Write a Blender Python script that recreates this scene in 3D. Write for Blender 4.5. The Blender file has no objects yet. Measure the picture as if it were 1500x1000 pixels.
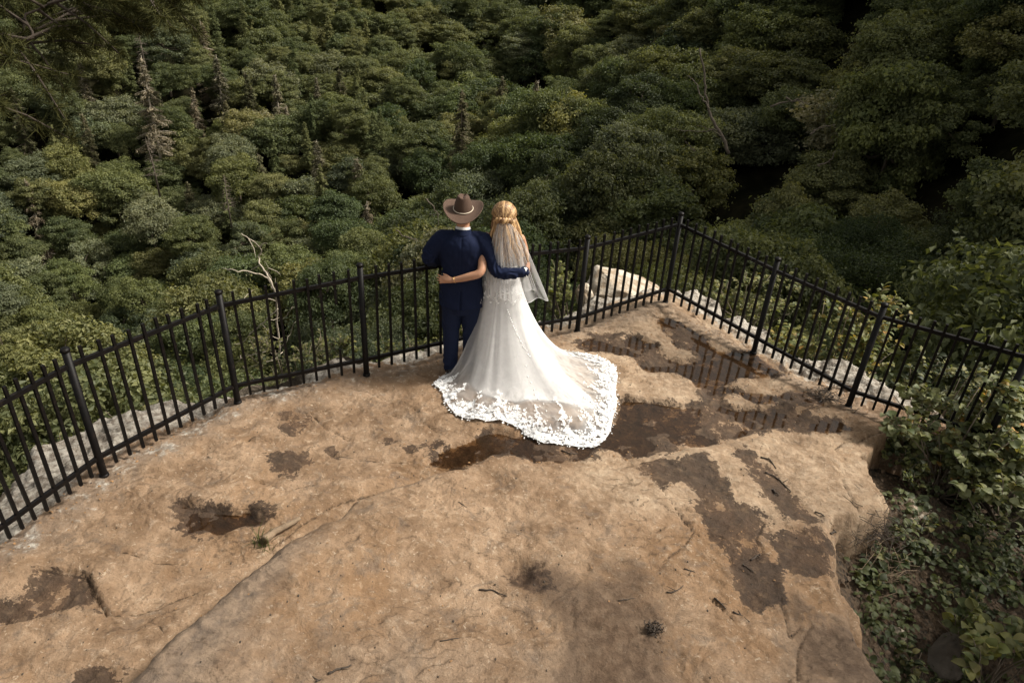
import bpy, math, random
import numpy as np
from mathutils import Matrix, Vector

scene = bpy.context.scene
COL = scene.collection
R = math.radians
rng = np.random.default_rng(7)
random.seed(7)

# ------------------------------------------------------------------ camera
# The camera stands about 4 m above the ledge, tipped 31 degrees down and rolled 3 degrees.
F_PX, CAM_Z = 1050.0, 3.98                       # focal length for a 1500 px wide frame, height in metres
VP = np.array([643.4, 2257.5])                   # where plumb lines meet
DOWN = np.array([VP[0] - 750, VP[1] - 500, F_PX]); DOWN /= np.linalg.norm(DOWN)
FWD = np.array([0, 0, 1.0]) - DOWN * DOWN[2]; FWD /= np.linalg.norm(FWD)
RGT = np.cross(DOWN, FWD)
cam_d = bpy.data.cameras.new('camera'); cam = bpy.data.objects.new('camera', cam_d); COL.objects.link(cam)
_x = Vector((RGT[0], FWD[0], -DOWN[0])); _y = -Vector((RGT[1], FWD[1], -DOWN[1])); _z = -Vector((RGT[2], FWD[2], -DOWN[2]))
cam.matrix_world = Matrix(((_x.x, _y.x, _z.x, 0), (_x.y, _y.y, _z.y, 0), (_x.z, _y.z, _z.z, CAM_Z), (0, 0, 0, 1)))
cam_d.sensor_width = 36; cam_d.lens = 36 * F_PX / 1500; cam_d.clip_start = 0.05; cam_d.clip_end = 3000
scene.camera = cam

# ------------------------------------------------------------------ light
SUN_EL, SUN_AZ = R(47), R(82)                    # azimuth measured from +Y (straight ahead) towards +X (right)
w = bpy.data.worlds.new('World'); scene.world = w; w.use_nodes = True
nt = w.node_tree; bg = nt.nodes['Background']
sky = nt.nodes.new('ShaderNodeTexSky'); sky.sky_type = 'NISHITA'; sky.sun_disc = False
sky.sun_elevation = SUN_EL; sky.sun_rotation = SUN_AZ; sky.dust_density = 4.0; sky.air_density = 1.0
hs = nt.nodes.new('ShaderNodeHueSaturation'); hs.inputs['Saturation'].default_value = 0.22
mx = nt.nodes.new('ShaderNodeMixRGB'); mx.blend_type = 'MULTIPLY'; mx.inputs[0].default_value = 1; mx.inputs[2].default_value = (1.05, 1.0, 0.90, 1)
nt.links.new(sky.outputs[0], hs.inputs['Color']); nt.links.new(hs.outputs[0], mx.inputs[1]); nt.links.new(mx.outputs[0], bg.inputs['Color'])
bg.inputs['Strength'].default_value = 0.085
sl = bpy.data.lights.new('sun', 'SUN'); sl.energy = 3.0; sl.angle = R(11); sl.color = (1.0, 0.94, 0.85)
so = bpy.data.objects.new('sun', sl); COL.objects.link(so)
sd = Vector((math.sin(SUN_AZ) * math.cos(SUN_EL), math.cos(SUN_AZ) * math.cos(SUN_EL), math.sin(SUN_EL)))
so.rotation_euler = sd.to_track_quat('Z', 'Y').to_euler(); so.location = sd * 60
vs = scene.view_settings; vs.view_transform = 'Standard'; vs.look = 'None'; vs.gamma = 1; vs.use_curve_mapping = False
vs.exposure = 1.0
cy = scene.cycles; cy.max_bounces = 7; cy.diffuse_bounces = 3; cy.glossy_bounces = 3; cy.transmission_bounces = 4; cy.transparent_max_bounces = 16
cy.sample_clamp_indirect = 4; cy.use_denoising = True

# ------------------------------------------------------------------ sighting helpers
def at_z(px, py, z=0.0):
    r = np.array([px - 750, py - 500, F_PX]); s = (CAM_Z - z) / (r @ DOWN)
    return np.array([s * (r @ RGT), s * (r @ FWD), z])
def at_y(px, py, y):
    r = np.array([px - 750, py - 500, F_PX]); s = y / (r @ FWD)
    return np.array([s * (r @ RGT), y, CAM_Z - s * (r @ DOWN)])
def seen(P):
    P = np.atleast_2d(P) - [0, 0, CAM_Z]
    c = P[:, :1] * RGT + P[:, 1:2] * FWD - P[:, 2:3] * DOWN
    return 750 + F_PX * c[:, 0] / c[:, 2], 500 + F_PX * c[:, 1] / c[:, 2], c[:, 2]
def gpoly(pts, z=0.0): return np.array([at_z(*p, z)[:2] for p in pts])

# ------------------------------------------------------------------ numpy noise
def _hash(ix, iy, iz, seed):
    h = (ix.astype(np.int64) * 374761393 + iy.astype(np.int64) * 668265263 + iz.astype(np.int64) * 2147483647 + seed * 974634713) & 0xFFFFFFFF
    h = ((h ^ (h >> 13)) * 1274126177) & 0xFFFFFFFF
    return ((h ^ (h >> 16)) & 0xFFFF) / 65535.0 * 2 - 1
def vnoise2(x, y, seed=0):
    ix = np.floor(x); iy = np.floor(y); fx = x - ix; fy = y - iy
    fx = fx * fx * fx * (fx * (fx * 6 - 15) + 10); fy = fy * fy * fy * (fy * (fy * 6 - 15) + 10); z = np.zeros_like(ix)
    a = _hash(ix, iy, z, seed); b = _hash(ix + 1, iy, z, seed); c = _hash(ix, iy + 1, z, seed); d = _hash(ix + 1, iy + 1, z, seed)
    return (a * (1 - fx) + b * fx) * (1 - fy) + (c * (1 - fx) + d * fx) * fy
def fbm(x, y, octs=4, seed=0, gain=0.5):
    t = 0; a = 1.0
    for o in range(octs):
        c, s = math.cos(o * 1.3), math.sin(o * 1.3)
        t = t + a * vnoise2((x * c - y * s) * 2 ** o + 17.3 * o, (x * s + y * c) * 2 ** o - 9.1 * o, seed + o); a *= gain
    return t
def vnoise3(P, seed=0):
    i = np.floor(P); f = P - i; f = f * f * (3 - 2 * f); r = 0
    for dx in (0, 1):
        for dy in (0, 1):
            for dz in (0, 1):
                wgt = (f[:, 0] if dx else 1 - f[:, 0]) * (f[:, 1] if dy else 1 - f[:, 1]) * (f[:, 2] if dz else 1 - f[:, 2])
                r = r + wgt * _hash(i[:, 0] + dx, i[:, 1] + dy, i[:, 2] + dz, seed)
    return r
def smooth(a, b, x): t = np.clip((x - a) / (b - a), 0, 1); return t * t * (3 - 2 * t)
def seg_dist(X, Y, line, closed=False):
    d = np.full(X.shape, 1e9); L = np.asarray(line); n = len(L)
    for i in range(n if closed else n - 1):
        a, b = L[i], L[(i + 1) % n]; ab = b - a
        t = np.clip(((X - a[0]) * ab[0] + (Y - a[1]) * ab[1]) / (ab @ ab + 1e-12), 0, 1)
        d = np.minimum(d, (X - a[0] - t * ab[0]) ** 2 + (Y - a[1] - t * ab[1]) ** 2)
    return np.sqrt(d)
def inside(X, Y, L):
    c = np.zeros(X.shape, bool); n = len(L); j = n - 1
    for i in range(n):
        xi, yi = L[i]; xj, yj = L[j]
        c ^= ((yi > Y) != (yj > Y)) & (X < (xj - xi) * (Y - yi) / (yj - yi + 1e-12) + xi); j = i
    return c
def sdf(X, Y, L): d = seg_dist(X, Y, L, True); return np.where(inside(X, Y, L), d, -d)

# ------------------------------------------------------------------ mesh helpers
def tag(o, label=None, cat=None, group=None, kind=None):
    if label: o['label'] = label
    if cat: o['category'] = cat
    if group: o['group'] = group
    if kind: o['kind'] = kind
    return o
def link(o, parent=None):
    COL.objects.link(o)
    if parent is not None: o.parent = parent
    return o
def np_mesh(name, V, F, mat=None, sm=True, attrs=None):
    """F: (n,k) array or list of such arrays"""
    V = np.asarray(V, np.float32); Fs = F if isinstance(F, list) else [F]
    Fs = [np.asarray(f, np.int32) for f in Fs if len(f)]
    me = bpy.data.meshes.new(name); me.vertices.add(len(V)); me.vertices.foreach_set('co', V.ravel())
    nl = sum(f.size for f in Fs); npol = sum(len(f) for f in Fs)
    me.loops.add(nl); me.loops.foreach_set('vertex_index', np.concatenate([f.ravel() for f in Fs]))
    tot = np.concatenate([np.full(len(f), f.shape[1], np.int32) for f in Fs]); st = np.concatenate([[0], np.cumsum(tot)[:-1]]).astype(np.int32)
    me.polygons.add(npol); me.polygons.foreach_set('loop_start', st)
    try: me.polygons.foreach_set('loop_total', tot)
    except Exception: pass
    me.polygons.foreach_set('use_smooth', np.full(npol, sm))
    for k, a in (attrs or {}).items():
        t = me.attributes.new(k, 'FLOAT', 'POINT'); t.data.foreach_set('value', np.asarray(a, np.float32))
    me.update(calc_edges=True); me.validate()
    if mat: me.materials.append(mat)
    return me
def obj(name, me, parent=None): return link(bpy.data.objects.new(name, me), parent)
def empty(name, loc, rz=0):
    o = bpy.data.objects.new(name, None); o.location = loc; o.rotation_euler = (0, 0, rz); o.empty_display_size = 0.1; COL.objects.link(o); return o
class MB:
    """collects pieces for one mesh"""
    def __init__(s): s.V = []; s.F = {}; s.n = 0; s.A = []
    def add(s, V, F, a=0.0):
        V = np.asarray(V, float); s.V.append(V); s.A.append(np.full(len(V), a) if np.isscalar(a) else np.asarray(a))
        for f in (F if isinstance(F, list) else [F]):
            f = np.asarray(f, int)
            if len(f): s.F.setdefault(f.shape[1], []).append(f + s.n)
        s.n += len(V)
    def mesh(s, name, mat=None, sm=True):
        return np_mesh(name, np.concatenate(s.V), [np.concatenate(v) for v in s.F.values()], mat, sm, {'tint': np.concatenate(s.A)})
    def build(s, name, mat=None, parent=None, sm=True): return obj(name, s.mesh(name, mat, sm), parent)
def grid_faces(nu, nv, wrap=False):
    """rows nv, columns nu"""
    i = np.arange(nv - 1)[:, None]; j = np.arange(nu if wrap else nu - 1)[None, :]; k = (j + 1) % nu
    return np.stack([i * nu + j, i * nu + k, (i + 1) * nu + k, (i + 1) * nu + j], -1).reshape(-1, 4)
def tube(path, rad, n=8, cap=True, ry=None, jit=0, seed=0):
    """tapered tube along a polyline; rad (and ry) per point; returns V, [quads, tris]"""
    P = np.asarray(path, float); m = len(P); rad = np.broadcast_to(np.asarray(rad, float), (m,)); ry = rad if ry is None else np.broadcast_to(np.asarray(ry, float), (m,))
    T = np.gradient(P, axis=0); T /= np.linalg.norm(T, axis=1, keepdims=True) + 1e-12
    u = np.array([0, 0, 1.0]) if abs(T[0, 2]) < 0.9 else np.array([0, 1.0, 0]); rows = []
    a = np.arange(n) / n * 2 * math.pi; g = np.random.default_rng(seed)
    for i in range(m):
        u = u - T[i] * (u @ T[i]); u /= np.linalg.norm(u) + 1e-12; v = np.cross(T[i], u)
        k = 1 + jit * g.standard_normal(n)
        rows.append(P[i] + (rad[i] * k * np.cos(a))[:, None] * v + (ry[i] * k * np.sin(a))[:, None] * u)
    V = np.concatenate(rows); Q = grid_faces(n, m, True); Tn = []
    if cap:
        V = np.vstack([V, P[0], P[-1]]); b = m * n; j = np.arange(n)
        Tn = np.concatenate([np.stack([np.full(n, b), (j + 1) % n, j], 1), np.stack([np.full(n, b + 1), b - n + j, b - n + (j + 1) % n], 1)])
    return V, [Q, np.asarray(Tn, int).reshape(-1, 3)]
def curve_pts(pts, n):
    """Catmull-Rom through pts, n samples (any number of columns)"""
    P = np.asarray(pts, float); P = np.vstack([2 * P[0] - P[1], P, 2 * P[-1] - P[-2]]); m = len(P) - 3
    t = np.linspace(0, m - 1e-6, n); i = t.astype(int); f = (t - i)[:, None]
    a, b, c, d = P[i], P[i + 1], P[i + 2], P[i + 3]
    return 0.5 * (2 * b + (c - a) * f + (2 * a - 5 * b + 4 * c - d) * f ** 2 + (3 * b - a - 3 * c + d) * f ** 3)
def limb(pts, n=10, k=14):
    """tube with round ends through points (x,y,z,r)"""
    C = curve_pts(pts, k); p, r = C[:, :3], C[:, 3]
    d0 = p[0] - p[1]; d0 /= np.linalg.norm(d0); d1 = p[-1] - p[-2]; d1 /= np.linalg.norm(d1)
    P = np.vstack([p[0] + d0 * r[0] * .85, p[0] + d0 * r[0] * .5, p, p[-1] + d1 * r[-1] * .5, p[-1] + d1 * r[-1] * .85])
    rr = np.concatenate([[r[0] * .45, r[0] * .85], r, [r[-1] * .85, r[-1] * .45]])
    return tube(P, rr, n)
def rings(rows, n=28):
    """stack of horizontal ellipses (cx,cy,z,rx,ry)"""
    C = curve_pts(rows, len(rows) * 4); a = np.arange(n) / n * 2 * math.pi
    V = np.concatenate([np.stack([c[0] + c[3] * np.cos(a), c[1] + c[4] * np.sin(a), np.full(n, c[2])], 1) for c in C])
    m = len(C); j = np.arange(n); b = m * n; V = np.vstack([V, C[0, :3], C[-1, :3]])
    T = np.concatenate([np.stack([np.full(n, b), (j + 1) % n, j], 1), np.stack([np.full(n, b + 1), b - n + j, b - n + (j + 1) % n], 1)])
    return V, [grid_faces(n, m, True), T]
def ball(c, r, nu=16, nv=10):
    t = np.linspace(0.06, math.pi - 0.06, nv); a = np.arange(nu) / nu * 2 * math.pi; r = np.broadcast_to(np.asarray(r, float), (3,))
    V = np.stack([np.outer(np.sin(t), np.cos(a)), np.outer(np.sin(t), np.sin(a)), np.outer(np.cos(t), np.ones(nu))], -1).reshape(-1, 3) * r + np.asarray(c)
    j = np.arange(nu); b = nu * nv; V = np.vstack([V, V[:nu].mean(0), V[-nu:].mean(0)])
    T = np.concatenate([np.stack([np.full(nu, b), j, (j + 1) % nu], 1), np.stack([np.full(nu, b + 1), b - nu + (j + 1) % nu, b - nu + j], 1)])
    return V, [grid_faces(nu, nv, True)[:, ::-1], T]
def box(lo, hi):
    x0, y0, z0 = lo; x1, y1, z1 = hi
    V = [(x0, y0, z0), (x1, y0, z0), (x1, y1, z0), (x0, y1, z0), (x0, y0, z1), (x1, y0, z1), (x1, y1, z1), (x0, y1, z1)]
    return np.array(V, float), np.array([(0, 3, 2, 1), (4, 5, 6, 7), (0, 1, 5, 4), (1, 2, 6, 5), (2, 3, 7, 6), (3, 0, 4, 7)])
def fuse(name, parts, voxel, mat, parent=None, relax=4, wrinkle=None):
    """closed shapes grown together into one continuous skin"""
    mb = MB()
    for V, F in parts: mb.add(V, F)
    tmp = bpy.data.objects.new('tmp', mb.mesh('tmp')); COL.objects.link(tmp)
    m = tmp.modifiers.new('r', 'REMESH'); m.mode = 'VOXEL'; m.voxel_size = voxel
    s = tmp.modifiers.new('s', 'SMOOTH'); s.factor = 0.5; s.iterations = relax
    dg = bpy.context.evaluated_depsgraph_get(); me = bpy.data.meshes.new_from_object(tmp.evaluated_get(dg))
    bpy.data.objects.remove(tmp)
    me.name = name; me.materials.clear(); me.materials.append(mat)
    n = len(me.vertices); co = np.empty(n * 3, np.float32); me.vertices.foreach_get('co', co); co = co.reshape(-1, 3)
    if wrinkle is not None:
        no = np.empty(n * 3, np.float32); me.vertices.foreach_get('normal', no); no = no.reshape(-1, 3)
        co = co + no * np.asarray(wrinkle(co))[:, None]; me.vertices.foreach_set('co', co.astype(np.float32).ravel())
    me.polygons.foreach_set('use_smooth', np.full(len(me.polygons), True)); me.update()
    return obj(name, me, parent)

# ------------------------------------------------------------------ materials
class NM:
    def __init__(s, name):
        s.m = bpy.data.materials.new(name); s.m.use_nodes = True; s.t = s.m.node_tree; s.b = s.t.nodes['Principled BSDF']; s.out = s.t.nodes['Material Output']
    def n(s, kind, **kw):
        x = s.t.nodes.new(kind)
        for k, v in kw.items(): setattr(x, k, v)
        return x
    def l(s, a, b): s.t.links.new(a, b)
    def noise(s, scale, det=5, rough=0.55, vec=None, dist=0.0):
        x = s.n('ShaderNodeTexNoise'); x.inputs['Scale'].default_value = scale; x.inputs['Detail'].default_value = det; x.inputs['Roughness'].default_value = rough; x.inputs['Distortion'].default_value = dist
        if vec is not None: s.l(vec, x.inputs['Vector'])
        return x.outputs['Fac']
    def math(s, op, a, b=None, c=None, clamp=False):
        x = s.n('ShaderNodeMath', operation=op, use_clamp=clamp)
        for i, v in enumerate((a, b, c)):
            if v is None: continue
            if isinstance(v, (int, float)): x.inputs[i].default_value = v
            else: s.l(v, x.inputs[i])
        return x.outputs[0]
    def ramp(s, f, lo, hi):
        x = s.n('ShaderNodeMapRange', interpolation_type='SMOOTHSTEP'); s.l(f, x.inputs[0]); x.inputs[1].default_value = lo; x.inputs[2].default_value = hi
        return x.outputs[0]
    def mix(s, f, a, b, mode='MIX'):
        x = s.n('ShaderNodeMixRGB', blend_type=mode)
        for i, v in zip((0, 1, 2), (f, a, b)):
            if isinstance(v, (int, float)): x.inputs[i].default_value = v
            elif isinstance(v, tuple): x.inputs[i].default_value = (*v, 1)
            else: s.l(v, x.inputs[i])
        return x.outputs[0]
    def attr(s, name): return s.n('ShaderNodeAttribute', attribute_name=name).outputs['Fac']
    def pos(s): return s.n('ShaderNodeTexCoord').outputs['Object']
    def bump(s, h, strength, dist, prev=None):
        x = s.n('ShaderNodeBump'); x.inputs['Strength'].default_value = strength; x.inputs['Distance'].default_value = dist; s.l(h, x.inputs['Height'])
        if prev is not None: s.l(prev, x.inputs['Normal'])
        return x.outputs[0]
    def set(s, **kw):
        for k, v in kw.items():
            i = s.b.inputs[k.replace('_', ' ')]
            if isinstance(v, (int, float)): i.default_value = v
            elif isinstance(v, tuple): i.default_value = (*v, 1) if len(v) == 3 else v
            else: s.l(v, i)
        return s
def simple(name, col, rough=0.6, var=0.25, scale=30, bump=0.0, bscale=200, **kw):
    k = NM(name); p = k.pos(); f = k.noise(scale, 5, vec=p)
    c = k.mix(f, tuple(x * (1 - var) for x in col), tuple(min(1, x * (1 + var)) for x in col))
    k.set(Base_Color=c, Roughness=rough, **kw)
    if bump: k.set(Normal=k.bump(k.noise(bscale, 3, vec=p), bump, 0.01))
    return k.m

def rock_material(name, pale=0.0, soil=False):
    k = NM(name); p = k.pos()
    n1 = k.noise(0.9, 4, 0.55, p, 0.4); n2 = k.noise(3.2, 6, 0.6, p, 0.6); n3 = k.noise(14, 6, 0.65, p, 0.3); n4 = k.noise(70, 4, 0.6, p); n5 = k.noise(1.9, 5, 0.6, k.n('ShaderNodeVectorMath', operation='ADD').outputs[0], 0.5)
    c = k.mix(k.ramp(n2, .36, .66), (0.215, 0.137, 0.081), (0.350, 0.242, 0.156))
    c = k.mix(k.math('MULTIPLY', k.ramp(n1, .5, .66), .45), c, (0.255, 0.148, 0.074))         # iron-orange patches
    c = k.mix(k.math('MULTIPLY', k.ramp(n3, .52, .72), .65), c, (0.43, 0.325, 0.225))      # pale worn grain
    c = k.mix(k.math('MULTIPLY', k.ramp(k.noise(5.5, 8, .72, p, .8), .52, .66), .6), c, (0.150, 0.115, 0.088)) # grey weathering
    c = k.mix(k.math('MULTIPLY', k.ramp(k.noise(26, 6, .72, p, .5), .58, .68), .7), c, (0.52, 0.425, 0.315))     # flaked spots
    c = k.mix(k.math('MULTIPLY', k.ramp(n4, .56, .68), .6), c, (0.15, 0.10, 0.062))        # pits and grit
    c = k.mix(k.math('MULTIPLY', k.ramp(k.math('ADD', k.attr('cream'), k.math('MULTIPLY_ADD', n2, .8, -.4)), .15, .75), .75), c, k.mix(k.ramp(n3, .35, .65), (0.36, 0.262, 0.172), (0.52, 0.405, 0.285)))
    grey = k.ramp(k.math('ADD', k.attr('grey'), k.math('MULTIPLY_ADD', n2, .9, -.45)), .25, .85)
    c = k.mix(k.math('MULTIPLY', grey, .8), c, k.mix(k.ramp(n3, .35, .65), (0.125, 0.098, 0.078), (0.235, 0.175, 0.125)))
    lich = k.ramp(k.math('ADD', k.attr('lichen'), k.math('ADD', k.math('MULTIPLY_ADD', n3, .5, -.25), k.math('MULTIPLY_ADD', n2, .5, -.25))), -.02, .10)
    lc = k.mix(k.ramp(k.noise(18, 6, .7, p, .3), .35, .65), (0.19, 0.16, 0.13), (0.52, 0.485, 0.42))
    c = k.mix(k.math('MULTIPLY', lich, .95), c, lc)
    crk = k.ramp(k.math('ADD', k.attr('crack'), k.math('MULTIPLY_ADD', n3, .022, -.011)), .009, .002)
    c = k.mix(k.math('MULTIPLY', crk, .8), c, (0.05, 0.034, 0.022))
    fl = k.ramp(k.math('ADD', k.attr('flake'), k.math('MULTIPLY_ADD', n3, .02, -.010)), .010, .001)
    c = k.mix(k.math('MULTIPLY', fl, .6), c, (0.10, 0.068, 0.045))
    c = k.mix(k.math('MULTIPLY', k.ramp(k.noise(2.3, 10, .75, p, 1.2), .48, .66), .6), c, k.mix(1.0, c, (.55, .52, .50), 'MULTIPLY'))
    wv = k.math('ADD', k.attr('wet'), k.math('ADD', k.math('MULTIPLY_ADD', n2, .42, -.21), k.math('ADD', k.math('MULTIPLY_ADD', n3, .28, -.14), k.math('MULTIPLY_ADD', k.noise(55, 5, .7, p, .3), .14, -.07))))
    wet = k.ramp(wv, -.012, .016)
    dv = k.math('ADD', k.attr('damp'), k.math('ADD', k.math('MULTIPLY_ADD', n2, .5, -.25), k.math('MULTIPLY_ADD', n3, .3, -.15)))
    c = k.mix(k.math('MULTIPLY', k.ramp(dv, -.12, .10), .8), c, k.mix(k.ramp(n3, .35, .65), (0.060, 0.038, 0.025), (0.115, 0.078, 0.052)))
    wc = k.mix(k.ramp(n2, .3, .7), (0.080, 0.047, 0.028), (0.036, 0.024, 0.017))
    wc = k.mix(k.math('MULTIPLY', k.ramp(n3, .5, .7), .6), wc, (0.15, 0.098, 0.06))
    c = k.mix(k.math('MULTIPLY', wet, .92), c, wc)
    rr = k.math('MULTIPLY_ADD', wet, -.25, .93)
    rr = k.math('MULTIPLY_ADD', k.math('MULTIPLY', wet, k.ramp(n3, .45, .7)), .25, rr)
    bp = k.bump(k.noise(6.5, 8, .68, p, .7), .8, .05); bp = k.bump(n3, .8, .03, bp); bp = k.bump(k.noise(42, 6, .72, p, .4), .8, .014, bp); bp = k.bump(k.noise(150, 4, .65, p), .6, .005, bp)
    k.set(Base_Color=c, Roughness=rr, Normal=bp)
    k.b.inputs['Specular IOR Level'].default_value = 0.22
    return k.m
M = {}
M['rock'] = rock_material('sandstone')
def pale_rock():
    k = NM('pale_sandstone'); p = k.pos(); n2 = k.noise(4, 6, .62, p, .5); n3 = k.noise(19, 6, .68, p, .4)
    c = k.mix(k.ramp(n2, .38, .62), (0.30, 0.225, 0.15), (0.55, 0.49, 0.40)); c = k.mix(k.math('MULTIPLY', k.ramp(n3, .54, .68), .7), c, (0.17, 0.135, 0.10))
    k.set(Base_Color=c, Roughness=.9, Normal=k.bump(n3, .7, .03, k.bump(n2, .6, .08))); return k.m
M['pale'] = pale_rock()
def dark_rock():
    k = NM('cliff_rock'); p = k.pos(); n2 = k.noise(1.5, 7, .65, p, .5)
    c = k.mix(k.ramp(n2, .35, .65), (0.05, 0.042, 0.032), (0.19, 0.155, 0.115)); k.set(Base_Color=c, Roughness=.95, Normal=k.bump(n2, .8, .2)); return k.m
M['cliff'] = dark_rock()
def soil():
    k = NM('leaf_mould'); p = k.pos(); n = k.noise(9, 8, .7, p, .6); v = k.n('ShaderNodeTexVoronoi'); v.inputs['Scale'].default_value = 28; k.l(p, v.inputs['Vector'])
    c = k.mix(k.ramp(n, .35, .68), (0.020, 0.015, 0.010), (0.085, 0.058, 0.034)); c = k.mix(k.ramp(v.outputs['Distance'], .2, .7), c, (0.095, 0.062, 0.036))
    k.set(Base_Color=c, Roughness=.95, Normal=k.bump(v.outputs['Distance'], .8, .03, k.bump(n, .8, .06))); return k.m
M['soil'] = soil()
def forest_floor():
    k = NM('forest_floor'); p = k.pos(); n = k.noise(.25, 8, .65, p, .3)
    c = k.mix(k.ramp(n, .4, .62), (0.008, 0.009, 0.005), (0.022, 0.020, 0.011)); k.set(Base_Color=c, Roughness=1.0); k.b.inputs['Specular IOR Level'].default_value = 0; return k.m
M['floor'] = forest_floor()
def leaf_material(name, back=0.35, gloss=0.55, spec=.3):
    """colour comes from each plant's own object colour, varied leaf by leaf"""
    k = NM(name); oi = k.n('ShaderNodeObjectInfo'); t = k.attr('tint')
    c = k.mix(k.ramp(t, -1, 1), k.mix(1.0, oi.outputs['Color'], (0.55, 0.60, 0.55), 'MULTIPLY'), k.mix(1.0, oi.outputs['Color'], (1.55, 1.45, 1.30), 'MULTIPLY'))
    h = k.n('ShaderNodeHueSaturation'); k.l(c, h.inputs['Color']); k.l(k.math('MULTIPLY_ADD', oi.outputs['Random'], .05, .475), h.inputs['Hue']); k.l(k.math('MULTIPLY_ADD', oi.outputs['Random'], -.45, 1.22), h.inputs['Value'])
    k.set(Base_Color=h.outputs[0], Roughness=gloss); k.b.inputs['Specular IOR Level'].default_value = spec
    tr = k.n('ShaderNodeBsdfTranslucent'); k.l(k.mix(1.0, h.outputs[0], (1.25, 1.2, .5), 'MULTIPLY'), tr.inputs['Color'])
    m = k.n('ShaderNodeMixShader'); m.inputs[0].default_value = back; k.l(k.b.outputs[0], m.inputs[1]); k.l(tr.outputs[0], m.inputs[2]); k.l(m.outputs[0], k.out.inputs['Surface'])
    return k.m
M['leaf'] = leaf_material('leaf', .38)
M['needle'] = leaf_material('needle', .15, .8, .15)
M['bark'] = simple('bark', (0.17, 0.135, 0.10), .9, .45, 6, .6, 25)
M['dead_bark'] = simple('weathered_bark', (0.40, 0.345, 0.27), .85, .35, 12, .5, 60)
M['snag_bark'] = simple('grey_snag_bark', (0.125, 0.10, 0.076), .9, .35, 12, .5, 60)
M['shade_rock'] = simple('grey_rock', (0.12, 0.102, 0.082), .9, .4, 9, .7, 40)
M['twig'] = simple('dark_twig', (0.045, 0.032, 0.022), .85, .4, 30)
M['log'] = simple('driftwood', (0.21, 0.15, 0.095), .85, .4, 18, .6, 80)
M['mouldleaf'] = simple('mouldering_leaf', (0.085, 0.055, 0.032), .85, .6, 12)
M['dryleaf'] = simple('dry_leaf', (0.24, 0.135, 0.06), .8, .5, 12)
k = NM('black_metal'); p = k.pos(); k.set(Base_Color=k.mix(k.ramp(k.noise(22, 5, .6, p), .5, .75), (0.0035, 0.003, 0.003), (0.013, 0.009, 0.007)), Roughness=.5, Normal=k.bump(k.noise(140, 3, .5, p), .15, .003)); k.b.inputs['Specular IOR Level'].default_value = .17; M['metal'] = k.m
k = NM('puddle_water'); k.t.nodes.remove(k.b); tr = k.n('ShaderNodeBsdfTransparent'); tr.inputs[0].default_value = (.68, .60, .50, 1); gl = k.n('ShaderNodeBsdfGlossy'); gl.inputs['Roughness'].default_value = .015; gl.inputs[0].default_value = (1, 1, 1, 1)
fr = k.n('ShaderNodeFresnel'); fr.inputs[0].default_value = 1.33; bpn = k.bump(k.noise(9, 2, .5, k.pos()), .04, .01); k.l(bpn, gl.inputs['Normal'])
mxs = k.n('ShaderNodeMixShader'); k.l(fr.outputs[0], mxs.inputs[0]); k.l(tr.outputs[0], mxs.inputs[1]); k.l(gl.outputs[0], mxs.inputs[2]); k.l(mxs.outputs[0], k.out.inputs[0]); M['water'] = k.m
# cloth and people
k = NM('navy_wool'); p = k.pos(); v = k.noise(400, 2, .5, p); k.set(Base_Color=k.mix(k.noise(60, 4, .6, p), (0.0054, 0.0093, 0.028), (0.0105, 0.0165, 0.045)), Roughness=.85, Normal=k.bump(v, .25, .002)); k.b.inputs['Specular IOR Level'].default_value = .15; M['navy'] = k.m
k = NM('navy_trouser_wool'); p = k.pos(); k.set(Base_Color=k.mix(k.noise(60, 4, .6, p), (0.0075, 0.0125, 0.034), (0.014, 0.021, 0.052)), Roughness=.85, Normal=k.bump(k.noise(400, 2, .5, p), .25, .002)); k.b.inputs['Specular IOR Level'].default_value = .15; M['trouser'] = k.m
M['felt'] = simple('brown_felt', (0.074, 0.042, 0.027), .9, .18, 40, .2, 500)
M['cord'] = simple('pale_cord', (0.62, 0.54, 0.42), .7, .2, 150)
M['shirt'] = simple('white_cotton', (0.74, 0.73, 0.70), .8, .05, 80)
M['shoe'] = simple('black_leather', (0.012, 0.010, 0.009), .35, .3, 50)
k = NM('skin'); p = k.pos(); k.set(Base_Color=k.mix(k.noise(25, 4, .6, p), (0.42, 0.215, 0.125), (0.50, 0.275, 0.175)), Roughness=.5); k.b.inputs['Subsurface Weight'].default_value = .08; k.b.inputs['Subsurface Radius'].default_value = (.02, .008, .004); M['skin'] = k.m
k = NM('blonde_hair'); p = k.pos(); mp = k.n('ShaderNodeMapping'); mp.inputs['Scale'].default_value = (1, 1, .16); k.l(p, mp.inputs[0])
k.set(Base_Color=k.mix(k.ramp(k.math('ADD', k.noise(90, 4, .6, mp.outputs[0]), k.math('MULTIPLY', k.attr('tint'), .16)), .36, .68), (0.165, 0.082, 0.033), (0.57, 0.365, 0.172)), Roughness=.42, Normal=k.bump(k.noise(160, 3, .6, mp.outputs[0]), .35, .004)); M['hair'] = k.m
M['dark_hair'] = simple('brown_hair', (0.06, 0.035, 0.02), .6, .3, 60)
k = NM('ivory_satin'); p = k.pos(); k.set(Base_Color=k.mix(k.noise(9, 4, .55, p), (0.75, 0.74, 0.73), (0.81, 0.80, 0.795)), Roughness=.48); M['satin'] = k.m
M['lace'] = simple('white_lace', (0.84, 0.84, 0.835), .8, .06, 60)
k = NM('lace_net'); k.t.nodes.remove(k.b); p = k.pos(); d = k.n('ShaderNodeBsdfDiffuse'); d.inputs[0].default_value = (.82, .82, .815, 1); tr = k.n('ShaderNodeBsdfTransparent'); m2 = k.n('ShaderNodeMixShader')
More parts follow.
